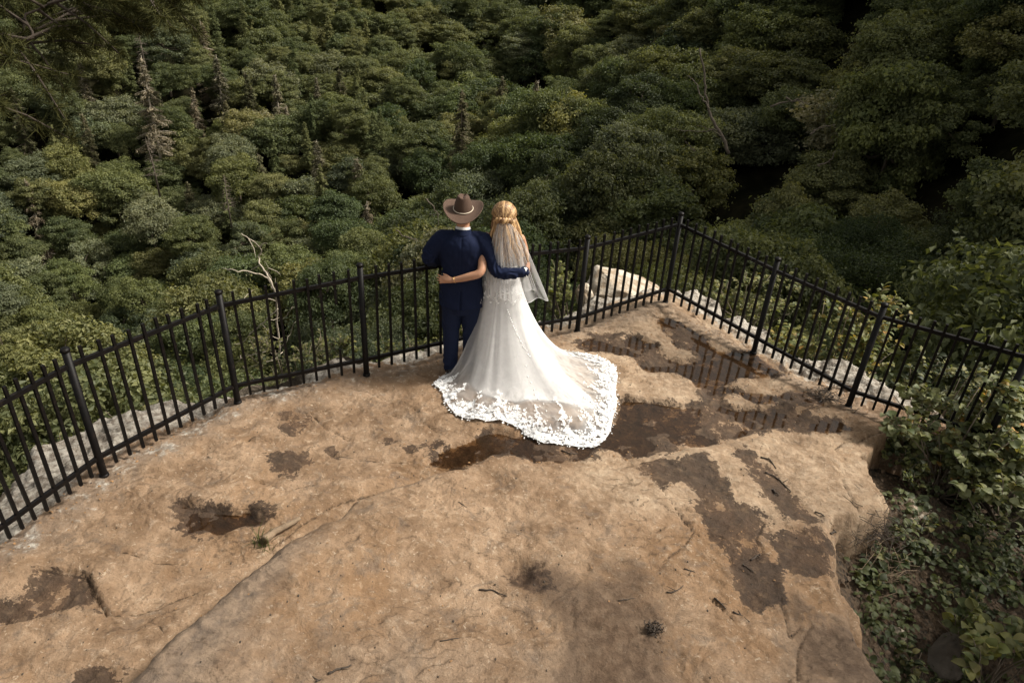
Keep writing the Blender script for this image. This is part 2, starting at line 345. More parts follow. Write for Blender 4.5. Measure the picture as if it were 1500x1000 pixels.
v = k.n('ShaderNodeTexVoronoi'); v.inputs['Scale'].default_value = 34; k.l(p, v.inputs['Vector'])     # rounded motifs, closing up towards the hem
f = k.math('ADD', k.math('MULTIPLY', k.attr('tint'), .80), k.math('ADD', k.math('MULTIPLY', v.outputs['Distance'], -.95), k.math('MULTIPLY_ADD', k.noise(11, 4, .6, p), 1.1, -.50)))
k.l(k.math('MULTIPLY', k.ramp(f, .05, .12), .95), m2.inputs[0]); k.l(tr.outputs[0], m2.inputs[1]); k.l(d.outputs[0], m2.inputs[2]); k.l(m2.outputs[0], k.out.inputs[0]); M['lacenet'] = k.m
M['gold'] = simple('gold', (0.75, 0.52, 0.22), .3, .1, 40, Metallic=1.0)
def tulle(name, alpha, col=(0.85, 0.845, 0.84)):
    k = NM(name); k.t.nodes.remove(k.b); p = k.pos(); d = k.n('ShaderNodeBsdfDiffuse'); d.inputs[0].default_value = (*col, 1); t = k.n('ShaderNodeBsdfTranslucent'); t.inputs[0].default_value = (*col, 1)
    m1 = k.n('ShaderNodeMixShader'); m1.inputs[0].default_value = .5; k.l(d.outputs[0], m1.inputs[1]); k.l(t.outputs[0], m1.inputs[2])
    tr = k.n('ShaderNodeBsdfTransparent'); m2 = k.n('ShaderNodeMixShader')
    lw = k.n('ShaderNodeLayerWeight'); lw.inputs[0].default_value = .35     # woven net looks denser edge-on
    k.l(k.math('MULTIPLY_ADD', lw.outputs['Facing'], .5, k.math('MULTIPLY_ADD', k.noise(14, 3, .6, p), .16, alpha - .08), clamp=True), m2.inputs[0]); k.l(tr.outputs[0], m2.inputs[1]); k.l(m1.outputs[0], m2.inputs[2]); k.l(m2.outputs[0], k.out.inputs[0]); return k.m
M['tulle'] = tulle('tulle', .31)
M['veil'] = tulle('veil_net', .20)

# ------------------------------------------------------------------ the rock ledge: traced outlines, all on the ground
W_A = [(836,506),(848,497),(862,493),(894,494),(915,496),(928,488),(945,497),(962,502),(976,520),(1002,530),(1022,524),(1015,512),(990,504),(976,492),(970,478),(960,462),(978,464),(1000,470),(1030,490),(1052,512),(1099,513),(1146,528),(1150,540),(1124,549),(1080,552),(1066,562),(1090,572),(1140,577),(1160,568),(1192,572),(1212,590),(1196,604),(1160,590),(1135,583),(1118,597),(1100,590),(1085,578),(1068,577),(1062,590),(1080,596),(1100,596),(1140,588),(1178,598),(1196,606),(1232,610),(1250,627),(1207,631),(1174,635),(1135,630),(1099,635),(1080,642),(1050,648),(1002,655),(958,666),(915,674),(905,660),(876,658),(870,668),(840,677),(784,675),(752,667),(720,665),(696,675),(664,682),(630,678),(640,664),(656,655),(688,644),(716,630),(760,636),(830,625),(897,620),(905,597),(912,584),(955,586),(1002,596),(1032,588),(1012,556),(985,548),(945,540),(925,524),(900,520),(868,516)]
W_B = [(900,672),(922,667),(954,667),(983,678),(1023,672),(1044,683),(1052,701),(1066,712),(1066,730),(1095,744),(1109,748),(1120,762),(1113,784),(1120,806),(1138,824),(1140,849),(1145,874),(1102,888),(1088,881),(1080,852),(1066,824),(1066,809),(1052,802),(1030,788),(1030,762),(1016,744),(1016,719),(998,705),(969,714),(933,694)]
W_C = [(1064,645),(1084,651),(1109,669),(1138,687),(1163,719),(1188,744),(1199,764),(1185,769),(1160,760),(1138,744),(1127,726),(1102,701),(1088,680)]
W_D = [(1150,779),(1167,773),(1196,773),(1217,795),(1223,824),(1217,842),(1185,845),(1160,838),(1142,820),(1134,795)]
W_E = [(752,830),(790,822),(850,850),(890,842),(876,828),(922,822),(962,831),(958,852),(947,874),(969,888),(976,921),(985,990),(1000,1060),(800,1060),(835,985),(842,940),(815,905),(795,880),(770,870),(754,850)]
W_BOWL = [(750,836),(762,826),(780,824),(796,834),(801,856),(786,871),(764,866)]
W_F = [(1178,914),(1228,910),(1275,939),(1320,1010),(1170,1010),(1166,960)]
W_G = [(1167,870),(1210,899),(1196,910),(1170,905),(1150,890)]
W_L = [[(403,599),(430,590),(454,596),(460,611),(451,626),(427,641),(412,626),(414,614)], [(397,665),(430,657),(454,665),(472,671),(442,686),(430,701),(406,692)], [(481,653),(499,656),(497,667),(484,666)],
       [(256,737),(274,734),(295,746),(340,752),(370,746),(400,758),(385,770),(355,773),(304,783),(265,785),(259,767)], [(54,838),(99,839),(129,847),(144,877),(156,898),(120,886),(72,904),(-20,916),(-20,893),(30,880),(60,859)],
       [(105,1000),(120,977),(186,977),(166,1010),(100,1012)], [(860,487),(880,484),(915,487),(900,495),(875,494)], [(560,640),(575,636),(583,645),(566,648)], [(620,648),(636,643),(648,650),(630,656)], [(590,655),(604,652),(606,662)]]
CRACKS = [[(512,568),(539,573),(566,584),(593,592),(609,600)], [(593,537),(615,546),(642,554),(660,557)], [(180,810),(234,823),(270,823)], [(395,800),(440,770),(493,740),(550,718)], [(372,704),(395,712),(420,722),(440,716),(462,712)],
          [(195,895),(230,887),(262,872),(300,860)], [(215,905),(232,914),(240,924)], [(901,594),(930,586),(985,594),(1030,590)], [(480,660),(520,668),(560,672),(625,674)], [(340,660),(375,640),(400,650)], [(54,838),(99,839),(129,847),(144,877),(156,898),(195,895)],
          [(256,737),(295,746),(340,752),(370,746),(405,762)], [(560,600),(610,612),(640,630)], [(1221,662),(1239,647),(1260,647),(1275,636),(1295,630)], [(455,600),(475,622),(510,640)]]
SLAB_CRACKS = [[(969,716),(994,752),(1016,779),(1005,795),(972,820)], [(1016,779),(1026,784)], [(1120,762),(1108,790),(1118,806)], [(1040,870),(1060,890),(1075,905)], [(1235,700),(1250,735),(1275,770)], [(1166,1000),(1170,950),(1190,912)], [(1145,874),(1158,930),(1175,915)], [(745,845),(765,828),(795,825)]]
SLAB = [(60,1060),(162,1000),(198,970),(222,940),(260,910),(300,880),(319,857),(355,827),(382,806),(418,782),(450,762),(493,745),(524,724),(558,710),(592,700),(632,690),(664,682),(696,676),(720,666),(752,668),(784,676),(840,678),(888,678),(925,672),(958,664),(1002,655),(1050,648),(1088,641),(1120,632),(1160,640),(1200,655),(1230,671),(1260,692),(1290,713),(1306,725),(1312,745),(1270,758),(1236,765),(1231,790),(1231,844),(1255,887),(1272,938),(1301,976),(1345,1060)]
EDGE = [(-260,860),(-120,770),(0,697),(44,677),(70,650),(136,615),(172,611),(211,592),(246,575),(304,555),(339,560),(369,552),(429,540),(484,526),(539,519),(620,503),(700,488),(780,468),(842,449),(868,436),(965,424),(1013,431),(1048,438),(1062,450),(1112,468),(1161,496),(1200,514),(1248,535),(1296,562),(1329,572),(1365,599),(1407,618),(1500,670),(1600,740)]
FENCE_BASE = [(-60,860),(155,703.2),(348.5,590),(537,548.2),(713,512),(846,480),(974,446),(1104,514.8),(1243.5,592.5),(1440,655)]
fence_xy = gpoly(FENCE_BASE)
edge_xy = gpoly(EDGE)
ground_poly = np.vstack([edge_xy, gpoly([(1800,1350),(-560,1350)])])
bank_xy = gpoly([(1318,626),(1292,645),(1262,672),(1300,722),(1312,745),(1240,768),(1226,850),(1345,1110),(1800,1110),(1800,640),(1420,622)])
puddle_polys = [gpoly(W_A), gpoly(W_L[3])]
wet_polys = [gpoly(x) for x in [W_A] + W_L]
crack_lines = [gpoly(x) for x in CRACKS]
def zslab(x, y): return 0.075 + 0.085 * np.clip(4.75 - y, -1, 4) + 0.05 * np.clip(-x, 0, 2)
def on_slab(p):
    z = 0.15
    for _ in range(6): q = at_z(*p, z); z = float(zslab(q[0], q[1]))
    return q
slab_xy = np.array([on_slab(p)[:2] for p in SLAB]); slab_xy = np.vstack([[[-2.9, .1]], slab_xy, [[2.9, .1]]]); slab_wet = [np.array([on_slab(p)[:2] for p in x]) for x in (W_B, W_C, W_D, W_BOWL)]; slab_damp = [np.array([on_slab(p)[:2] for p in x]) for x in (W_E, W_F, W_G)]
slab_cracks = [np.array([on_slab(p)[:2] for p in x]) for x in SLAB_CRACKS]
step_xy = [gpoly(W_L[4]), gpoly([(897,600),(1002,598),(1040,590),(1100,600),(1250,627),(1135,632),(1050,650),(958,667),(800,690),(640,690),(620,670),(700,640)])]

def max_sdf(X, Y, polys):
    r = np.full(X.shape, -9.0)
    for p in polys: r = np.maximum(r, sdf(X, Y, p))
    return r
def near_line(X, Y, lines):
    r = np.full(X.shape, 9.0)
    for p in lines: r = np.minimum(r, seg_dist(X, Y, p))
    return r
def flakes(X, Y, f, k, seed):
    """distance to the edges of thin flaked layers, broken up along their length"""
    q = (f + 1.5) * k; fr = np.abs(q - np.round(q)); gy, gx = np.gradient(q, Y[1, 0] - Y[0, 0], X[0, 1] - X[0, 0]); d = fr / (np.hypot(gx, gy) + .4)
    return d + .05 * smooth(-.28, -.05, fbm(X * 1.7, Y * 1.7, 3, seed))
def ledge_height(X, Y, full=False):
    wet = max_sdf(X, Y, wet_polys); crk = near_line(X, Y, crack_lines); pud = max_sdf(X, Y, puddle_polys)
    sf = sdf(X, Y, fence_poly); ed = sdf(X, Y, ground_poly)
    warp = 0.04 * fbm(X * 5, Y * 5, 3, 11)
    base = 0.018 * fbm(X * .8, Y * .8, 3, 1) + 0.012 * fbm(X * 3, Y * 3, 4, 5)
    strata = np.floor((fbm(X * 1.1 + Y * .35, Y * 1.6 - X * .3, 5, 21, .55) + 1.5) * 3.2); base = base + 0.011 * strata - .041
    lowp = smooth(-.03, .05, pud + warp)
    z = base * (1 - lowp) + lowp * (-0.030 + 0.017 * fbm(X * 2.6, Y * 2.6, 4, 31) + 0.007 * fbm(X * 14, Y * 14, 3, 33))
    z = z - 0.010 * smooth(-.02, .03, wet + warp) * (1 - lowp)
    z = z - 0.028 * smooth(-.006, .012, sdf(X, Y, step_xy[0]) + .3 * warp)
    z = z + 0.0038 * fbm(X * 16, Y * 16, 4, 8) - .020 * smooth(.018, .0, crk + .006 * fbm(X * 30, Y * 30, 2, 9))
    out = smooth(-.02, -.30, sf + .1 * fbm(X * 2, Y * 2, 3, 14))           # beyond the fence: rough pale rim
    z = z + out * (-.07 + .05 * fbm(X * 1.3, Y * 1.3, 5, 15) + .022 * fbm(X * 7, Y * 7, 4, 16) + .03 * np.floor(2.5 * fbm(X * 1.6 + 3, Y * 1.6, 3, 19)))
    bk = sdf(X, Y, bank_xy); z = z - 1.3 * smooth(-.03, .10, bk + .05 * fbm(X * 4, Y * 4, 3, 18))
    fall = smooth(.02, -.42, ed + .16 * fbm(X * 1.7, Y * 1.7, 4, 17)); z = z - 1.9 * fall ** 1.6
    if not full: return z
    crk = (crk, flakes(X, Y, fbm(X * 1.1 + Y * .35, Y * 1.6 - X * .3, 5, 21, .55), 3.2, 23))
    z = z - .10 * smooth(-.28, -.02, sdf(X, Y, slab_xy)) * smooth(-.2, -.6, X) * smooth(2.2, 2.8, Y)
    lich = np.maximum(-sf - .14, -.12 + .09 * smooth(.35, .0, np.abs(sf))); lich = np.where(X > .2, lich - .16, lich)
    lich = np.where(sf > .55, -.5, lich)
    grey = .50 * smooth(.42, 0, np.abs(sf)) + .12
    return z, wet, crk, lich, grey
fence_poly = np.vstack([fence_xy, gpoly([(1800,1350),(-560,1350)])])
def grid_obj(name, x0, x1, y0, y1, step, fn, keep, mat):
    xs = np.arange(x0, x1, step); ys = np.arange(y0, y1, step); X, Y = np.meshgrid(xs, ys); z, wet, crk, lich, grey = fn(X, Y)
    Fq = grid_faces(len(xs), len(ys)); kp = keep(X, Y).ravel(); Fq = Fq[kp[Fq].any(1)]
    used = np.unique(Fq); mp = np.zeros(X.size, int); mp[used] = np.arange(len(used)); V = np.stack([X, Y, z], -1).reshape(-1, 3)[used]
    at = {n: np.clip(a, -.5, .5 if n != 'grey' else 2).ravel()[used] for n, a in (('cream', .62 * smooth(.1, .9, X) * smooth(3.7, 4.4, Y) * smooth(3.6, 2.9, X)), ('wet', np.minimum(wet, .055)), ('damp', np.minimum(max_sdf(X, Y, slab_damp), .2)), ('crack', crk[0]), ('flake', crk[1]), ('lichen', lich), ('grey', grey))}
    o = obj(name, np_mesh(name, V, mp[Fq], mat, True, at)); o['kind'] = 'structure'; return o
ledge = grid_obj('rock_ledge', -4.6, 4.9, 1.35, 9.4, .0165, lambda X, Y: ledge_height(X, Y, True), lambda X, Y: (sdf(X, Y, ground_poly) > -.75) & (sdf(X, Y, slab_xy) < .30) & (sdf(X, Y, bank_xy) < .25), M['rock'])
def slab_height(X, Y):
    s = sdf(X, Y, slab_xy) + .030 * fbm(X * 4, Y * 4, 4, 41) ; wet = max_sdf(X, Y, slab_wet); crk = near_line(X, Y, slab_cracks)
    top = zslab(X, Y) + .022 * fbm(X * .9, Y * .9, 3, 42) + .009 * fbm(X * 3.5, Y * 3.5, 4, 43) + .0046 * fbm(X * 12, Y * 12, 4, 44)
    strata = np.floor((fbm(X * .9 - Y * .3, Y * 1.3 + X * .4, 5, 51, .55) + 1.5) * 3.0); top = top + .010 * strata - .033
    top = top - .007 * smooth(-.02, .03, wet) - .018 * smooth(.016, 0, crk + .006 * fbm(X * 30, Y * 30, 2, 9))
    bowl = np.hypot((X - .12) / 1.0, (Y - 3.36) / 1.3); top = top - .045 * smooth(.14, .05, bowl)
    wd = np.where(X < -.3, .20, .15); e = np.clip((s + .03) / wd, 0, 1); prof = np.sqrt(1 - (1 - e) ** 2)
    lowz = -.16 - .5 * smooth(2.2, 2.8, X)
    z = lowz + (top - lowz) * prof
    grey = .85 * smooth(.55, .05, s) * (X < -.35) * smooth(4.4, 3.2, Y) + .62 * smooth(3.7, 2.4, Y) + .55 * smooth(1.5, 2.6, X) * smooth(4.6, 3.0, Y) - .10  # weathered left edge, plus shade painted into the near and right ends
    fk = flakes(X, Y, fbm(X * .9 - Y * .3, Y * 1.3 + X * .4, 5, 51, .55), 3.0, 53) if X.shape[0] > 1 and X.shape[1] > 1 else crk
    return z, wet, (crk, fk), np.full(X.shape, -.5), grey
slab = grid_obj('rock_slab', -3.4, 3.3, .1, 5.35, .0155, slab_height, lambda X, Y: sdf(X, Y, slab_xy) > -.07, M['rock'])
def zledge(x, y): return float(ledge_height(np.array([[x]]), np.array([[y]]))[0, 0])
def zslab_at(x, y): return float(slab_height(np.array([[x]]), np.array([[y]]))[0][0, 0])

# standing water in the hollows
for i, pl in enumerate(puddle_polys):
    q = pl + 0; c = q.mean(0); d = sdf(q[:, 0] * 1.0, q[:, 1] * 1.0, pl)
    xs = np.arange(pl[:, 0].min() - .1, pl[:, 0].max() + .1, .03); ys = np.arange(pl[:, 1].min() - .1, pl[:, 1].max() + .1, .03); X, Y = np.meshgrid(xs, ys)
    Fq = grid_faces(len(xs), len(ys)); kp = (sdf(X, Y, pl) > -.02).ravel(); Fq = Fq[kp[Fq].all(1)]
    me = np_mesh('puddle', np.stack([X, Y, np.full(X.shape, -.0245)], -1).reshape(-1, 3), Fq, M['water'], True)
    o = obj('puddle_water', me); o['kind'] = 'structure'

# cliff below the rim, and the strip of earth right of the slab
E2 = curve_pts(edge_xy, 220); rows = []
for k_, (dz, push) in enumerate([(-.25, -.12), (-1.2, .25), (-2.5, .1), (-4.5, .9), (-8, .4), (-14, 1.8), (-22, 2.5), (-34, 6)]):
    tn = np.gradient(E2, axis=0); nn = np.stack([-tn[:, 1], tn[:, 0]], 1); nn /= np.linalg.norm(nn, axis=1, keepdims=True)
    pz = np.full(len(E2), dz); q = E2 + nn * (push + .45 * fbm(E2[:, 0] * .9 + dz * 3, E2[:, 1] * .9, 4, 60 + k_))[:, None]; rows.append(np.column_stack([q, pz + .12 * fbm(E2[:, 0] * 2, E2[:, 1] * 2, 3, 70 + k_)]))
o = obj('cliff_face', np_mesh('cliff_face', np.concatenate(rows), grid_faces(len(E2), len(rows)), M['cliff'])); o['kind'] = 'structure'
xs = np.arange(2.0, 8.0, .05); ys = np.arange(0.8, 6.4, .05); X, Y = np.meshgrid(xs, ys)
Z = -.10 - .22 * smooth(2.3, 3.2, X) - .30 * smooth(3.4, 6.5, X) - .55 * smooth(4.9, 2.5, Y) * smooth(2.2, 3.2, X) + .05 * fbm(X * 2.2, Y * 2.2, 4, 81) + .02 * fbm(X * 9, Y * 9, 3, 82)
Z = Z - 1.6 * smooth(4.3, 5.6, .55 * X + .55 * Y - .5)
o = obj('earth_bank', np_mesh('earth_bank', np.stack([X, Y, Z], -1).reshape(-1, 3), grid_faces(len(xs), len(ys)), M['soil'])); o['kind'] = 'structure'
def zbank(x, y): return float(-.10 - .22 * smooth(2.3, 3.2, x) - .30 * smooth(3.4, 6.5, x) - .55 * smooth(4.9, 2.5, y) * smooth(2.2, 3.2, x))

# ------------------------------------------------------------------ the wooded valley
CT = []
for px, py, D in [(0,500,92),(100,300,132),(100,150,150),(100,20,168),(400,400,74),(400,200,128),(450,20,190),(750,450,42),(600,300,88),(600,150,140),(830,260,80),(750,120,155),(750,10,192),(1050,300,66),(1000,100,112),(1050,10,135),(1300,300,66),(1250,120,86),(1400,20,100),(1450,300,46),(1480,480,27),(300,520,52),(-150,150,150),(-150,400,100),(1650,250,50),(1650,60,75)]:
    r = np.array([px - 750, py - 500, F_PX]); h = math.hypot(r @ RGT, r @ FWD); CT.append((D * (r @ RGT) / h, D * (r @ FWD) / h, CAM_Z - D * (r @ DOWN) / h))
CT += [(0, 18, -13), (-14, 12, -15), (14, 14, -9), (0, 290, 12), (0, 420, 60), (-150, 230, 14), (-260, 340, 70), (78, 92, 44), (98, 86, 96), (84, 62, 80), (62, 46, 46), (105, 130, 86), (120, 60, 125), (78, 20, 34), (260, 300, 140), (-260, 180, 20), (160, 90, 110), (-120, 20, -10)]  # right-hand heights form an unseen ridge raised to shade the right slope
CT = np.array(CT)
def _tps(r2): return np.where(r2 > 0, r2 * np.log(r2 + 1e-9), 0)
_s = 100.0; _A = CT[:, :2] / _s; _K = _tps(((_A[:, None] - _A[None]) ** 2).sum(-1)) + np.eye(len(_A)) * .004; _P = np.column_stack([np.ones(len(_A)), _A])
_S = np.linalg.solve(np.block([[_K, _P], [_P.T, np.zeros((3, 3))]]), np.concatenate([CT[:, 2], np.zeros(3)]))
def canopy(x, y):
    q = np.column_stack([np.ravel(x), np.ravel(y)]) / _s
    return (_tps(((q[:, None] - _A[None]) ** 2).sum(-1)) @ _S[:-3] + np.column_stack([np.ones(len(q)), q]) @ _S[-3:]).reshape(np.shape(x))
TREE_H = 13.0
az = np.radians(np.linspace(-85, 85, 120)); dd = np.concatenate([np.linspace(9, 60, 24), np.geomspace(64, 460, 50)]); A, D = np.meshgrid(az, dd)
X, Y = D * np.sin(A), D * np.cos(A); Z = canopy(X, Y) - TREE_H + 1.2 * fbm(X * .06, Y * .06, 4, 90) - 6 * smooth(26, 12, D)
Z = np.where(D < 18, np.minimum(Z, -20), np.minimum(Z, 190))
o = obj('hillside', np_mesh('hillside', np.stack([X, Y, Z], -1).reshape(-1, 3), grid_faces(len(az), len(dd)), M['floor'])); o['kind'] = 'structure'

# leaf cards: small folded kites
def cards(C, N, size, g, aspect=.62, fold=.25):
    n = len(C); N = N / (np.linalg.norm(N, axis=1, keepdims=True) + 1e-9); a = g.standard_normal((n, 3)); T = np.cross(N, a); T /= np.linalg.norm(T, axis=1, keepdims=True) + 1e-9; B = np.cross(N, T)
    s = np.broadcast_to(np.asarray(size), (n,))[:, None]; u = T * s; v = B * s * aspect; f = N * s * fold
    V = np.stack([C - u * .5, C + v * .5 + f * .5, C + u * .55 - f * .3, C - v * .5 + f * .5], 1).reshape(-1, 3)
    return V, np.arange(n * 4).reshape(n, 4)
def broadleaf(seed, rad, hgt, nclump, nleaf, leaf, openness=.0, flat=.62, tall=1.12):
    """returns crown mesh, trunk mesh; foot of the trunk at the origin, crown top at hgt"""
    g = np.random.default_rng(seed); cz = hgt - rad * tall; cl = []; k = 0
    nl = int(g.integers(3, 6)); lobes = []
    for q in range(nl):
        d = g.standard_normal(3); d[2] = g.uniform(-.55, 1.0); d /= np.linalg.norm(d); lobes.append((d * rad * g.uniform(.15, .46) * [1, 1, tall * .9], rad * g.uniform(.50, .74)))
    while len(cl) < nclump and k < 6000:
        k += 1; lc, lr = lobes[k % nl]; d = g.standard_normal(3); d /= np.linalg.norm(d)
        if d[2] < -.55: continue
        p = lc + d * lr * g.uniform(.62, 1.05) * (1 + .25 * vnoise3((d * 1.6 + seed * 3.1)[None], seed)[0]) * [1, 1, .9]; c = p + [0, 0, cz]; cr = rad * g.uniform(.11, .25)
        if any(np.linalg.norm(p - l2) < .55 * r2 for l2, r2 in lobes): continue
        if any(np.linalg.norm(c - q) < (cr + s) * (.56 + openness) for q, s in cl): continue
        cl.append((c, cr))
    tot = sum(s * s for _, s in cl); Vs, Ns, Ss, As = [], [], [], []
    for c, s in cl:
        m = int(nleaf * s * s / tot); d = g.standard_normal((m, 3)); d[:, 2] += .35; d /= np.linalg.norm(d, axis=1, keepdims=True)
        rr = s * (g.uniform(.30, 1.12, m) ** .5 + (g.random(m) < .18) * g.uniform(.05, .6, m)) * (1 + .35 * vnoise3(d * 2.3 + c, seed + 5)); P = c + d * rr[:, None] * [1.1, 1.1, flat]
        Vs.append(P); Ns.append(d * 1.0 + [0, 0, .45] + g.standard_normal((m, 3)) * .6); Ss.append(leaf * g.uniform(.6, 1.35, m)); As.append(np.clip(g.normal(g.normal(0, .28), .38, m), -1, 1))
    P = np.concatenate(Vs); V, F = cards(P, np.concatenate(Ns), np.concatenate(Ss), g)
    crown = np_mesh('crown', V, F, M['leaf'], False, {'tint': np.repeat(np.concatenate(As), 4)})
    tb = MB(); lean = g.normal(0, .35, 2); tp = np.array([[0, 0, -1.5], [lean[0] * .2, lean[1] * .2, cz * .35], [lean[0] * .7, lean[1] * .7, cz * .75], [lean[0], lean[1], cz + rad * .35]])
    tb.add(*tube(curve_pts(tp, 9), np.linspace(.22, .06, 9) * rad / 4, 7))
    for c, s in sorted(cl, key=lambda q: -q[1])[:14]:
        t = g.uniform(.45, .85); b = tp[2] * (1 - t) + tp[3] * t; mid = (b + c) / 2 + g.normal(0, .25, 3) - [0, 0, .3]
        tb.add(*tube(curve_pts([b, mid, c], 6), np.linspace(.10, .028, 6) * rad / 4, 5))
    return crown, tb.mesh('trunk', M['bark'])
def conifer(seed, hgt, rad, nleaf, leaf, sparse=1.0, dead=False):
    g = np.random.default_rng(seed); tb = MB(); tb.add(*tube([[0, 0, -1.5], [0, 0, hgt * .5], [g.normal(0, .15), g.normal(0, .15), hgt]], [.24, .16, .02], 6)); Ps, Ns, As = [], [], []
    z = hgt * .16; wh = []
    while z < hgt * .985:
        f = 1 - (z / hgt); L = rad * (f ** .75) * g.uniform(.75, 1.1) + .15
        for q in range(g.integers(4, 7)):
            if g.random() > sparse: continue
            a = g.uniform(0, 2 * math.pi); l = L * g.uniform(.6, 1.1); wh.append((z + g.normal(0, .12), a, l))
        z += .28 + .36 * f
    tot = sum(l for _, _, l in wh)
    for z, a, l in wh:
        d = np.array([math.cos(a), math.sin(a), 0]); dr = g.uniform(.15, .45) * (1 if not dead else .7)
        e = np.array([0, 0, z]) + d * l - [0, 0, dr * l]; mid = np.array([0, 0, z]) + d * l * .5 + [0, 0, -dr * l * .25]
        tb.add(*tube([[0, 0, z], mid, e], [.045, .03, .012], 4, False))
        m = max(3, int(nleaf * l / tot)); t = g.uniform(.18, 1.03, m); side = np.array([-d[1], d[0], 0])
        P = (np.array([0, 0, z]) * (1 - t)[:, None] + e * t[:, None]) + side * (g.normal(0, .17, m) * l * (1.05 - t * .6))[:, None] + g.normal(0, .07, (m, 3)); P[:, 2] -= np.abs(g.normal(0, .10, m))
        Ps.append(P); Ns.append(np.tile([0, 0, 1.0], (m, 1)) + g.standard_normal((m, 3)) * .5); As.append(np.clip(g.normal(g.normal(0, .25), .35, m), -1, 1))
    P = np.concatenate(Ps); V, F = cards(P, np.concatenate(Ns), leaf * g.uniform(.6, 1.3, len(P)), g, .34, .1)
    return np_mesh('crown', V, F, M['needle'], False, {'tint': np.repeat(np.concatenate(As), 4)}), tb.mesh('trunk', M['dead_bark'] if dead else M['bark'])
def snag(seed, hgt):
    g = np.random.default_rng(seed); tb = MB(); br = MB(); tb.add(*tube([[0, 0, -1.5], [.1, 0, hgt * .5], [g.normal(0, .3), g.normal(0, .3), hgt]], [.22, .14, .02], 6))
    for z in np.arange(hgt * .25, hgt * .97, .22):
        a = g.uniform(0, 6.28); l = (1.05 - z / hgt) * hgt * .24 * g.uniform(.5, 1.2) + .3; d = np.array([math.cos(a), math.sin(a), g.uniform(-.45, .12)]); p0 = np.array([0, 0, z]); p1 = p0 + d * l
        br.add(*tube([p0, (p0 + p1) / 2 + [0, 0, .1], p1], [.05, .035, .012], 4, False))
        for _ in range(4):
            t = g.uniform(.35, 1); q = p0 * (1 - t) + p1 * t; br.add(*tube([q, q + g.normal(0, .3, 3) * [1, 1, .6]], [.02, .007], 3, False))
    return br.mesh('branches', M['snag_bark']), tb.mesh('trunk', M['snag_bark'])
BL = [broadleaf(100 + i, 4.4, TREE_H, (64, 104, 84, 120, 56, 98, 74)[i], 19000, .255, (-.06, .02, -.08, 0, .05, -.04, 0)[i],   .50 + .05 * (i % 3), (1.05, 1.3, .95, 1.2, 1.4, 1.1, 1.25)[i]) for i in range(7)]
BN = [broadleaf(200 + i, 4.4, TREE_H, 120 + 14 * i, 58000, .135, .03 * i - .06, .54, (1.05, 1.25, 1.15, 1.35)[i]) for i in range(4)]
CF = [conifer(300 + i, TREE_H * 1.05, 3.0, 9000, .40) for i in range(3)]
DH = [conifer(320 + i, TREE_H * 1.05, 2.9, 7000, .34, .9, True) for i in range(3)]
SN = [snag(340 + i, TREE_H * .95) for i in range(2)]
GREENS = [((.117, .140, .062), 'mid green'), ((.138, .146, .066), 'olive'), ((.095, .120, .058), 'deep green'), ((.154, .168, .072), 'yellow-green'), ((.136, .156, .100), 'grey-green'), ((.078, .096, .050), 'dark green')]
HEML = ((.165, .148, .108), 'grey-brown'); CONI = ((.100, .102, .058), 'dusky green'); PALE = ((.21, .215, .14), 'pale silvery')
pts = []; SP = 6.0
for iy in range(int(300 / SP)):
    for ix in range(int(-260 / SP), int(260 / SP)):
        x = (ix + (iy % 2) * .5) * SP + rng.uniform(-.42, .42) * SP; y = 12 + iy * SP * .88 + rng.uniform(-.42, .42) * SP; d = math.hypot(x, y); a = math.degrees(math.atan2(x, y))
        if d < (21 if x < 6 else 31) or d > 300 or abs(a) > 54: continue
        pts.append((x, y))
pts = np.array(pts); cz_ = canopy(pts[:, 0], pts[:, 1]); ux, uy, ud = seen(np.column_stack([pts, cz_ - 3])); ok = (ux > -160) & (ux < 1660) & (uy > -110) & (uy < 760)
pts, cz_, ux, uy, ud = pts[ok], cz_[ok], ux[ok], uy[ok], ud[ok]
trees = []
for (x, y), c, u, v, d in zip(pts, cz_, ux, uy, ud):
    if (u > 560 and rng.random() < .46) or (d < 85 and u < 560 and rng.random() < .2): continue
    big = 1 + .19 * rng.standard_normal(); left = u < 560 and d > 85; r = rng.random()
    kind = 'broad'
    if left and v < 330:
        kind = 'hemlock' if r < .15 else 'conifer' if r < .34 else 'pale' if r < .39 else 'broad'
    elif d > 110 and r < .08: kind = 'conifer' if r < .05 else 'hemlock'
    elif r > .985: kind = 'pale'
    s = np.clip(big, .68, 1.42) * (.92 if left else 1.40 if u > 900 else 1.30 if u > 560 else 1.12)
    trees.append([x, y, c + rng.normal(0, 1.7), s, kind, u, v, d])
under = []
for x, y, c, s, kind, u, v, d in trees:                    # understorey filling the gaps
    if rng.random() < .8: under.append((x + rng.uniform(-3.5, 3.5), y + rng.uniform(-3.5, 3.5), c, s * rng.uniform(.55, .75), 'broad'))
# single trees the picture shows by themselves
for (px, py, D, kind, s) in [(222,228,118,'snag',.66),(332,285,100,'snag',.55),(205,62,150,'snag',.8),(690,72,215,'snag',.9),(300,70,165,'hemlock',1.35),(318,100,150,'hemlock',1.2),(215,130,140,'hemlock',1.2),(268,118,140,'pale',.7),(640,30,240,'hemlock',1.2),(420,90,170,'pale',.7)]:
    r = np.array([px - 750, py - 500, F_PX]); h = math.hypot(r @ RGT, r @ FWD); x, y = D * (r @ RGT) / h, D * (r @ FWD) / h; trees.append([x, y, CAM_Z - D * (r @ DOWN) / h + 3.2, s, kind, px, py, D])
trees.sort(key=lambda t: -t[3] / t[7] * (3 if t[4] == 'snag' else 1) * (1 if -40 < t[5] < 1540 and -30 < t[6] < 640 else .01))
def slope_of(u, v, d):
    if d < 60: return 'below the ledge'
    if u < 520: return 'on the left slope'
    if u > 930: return 'on the right slope'
    return 'on the valley floor'
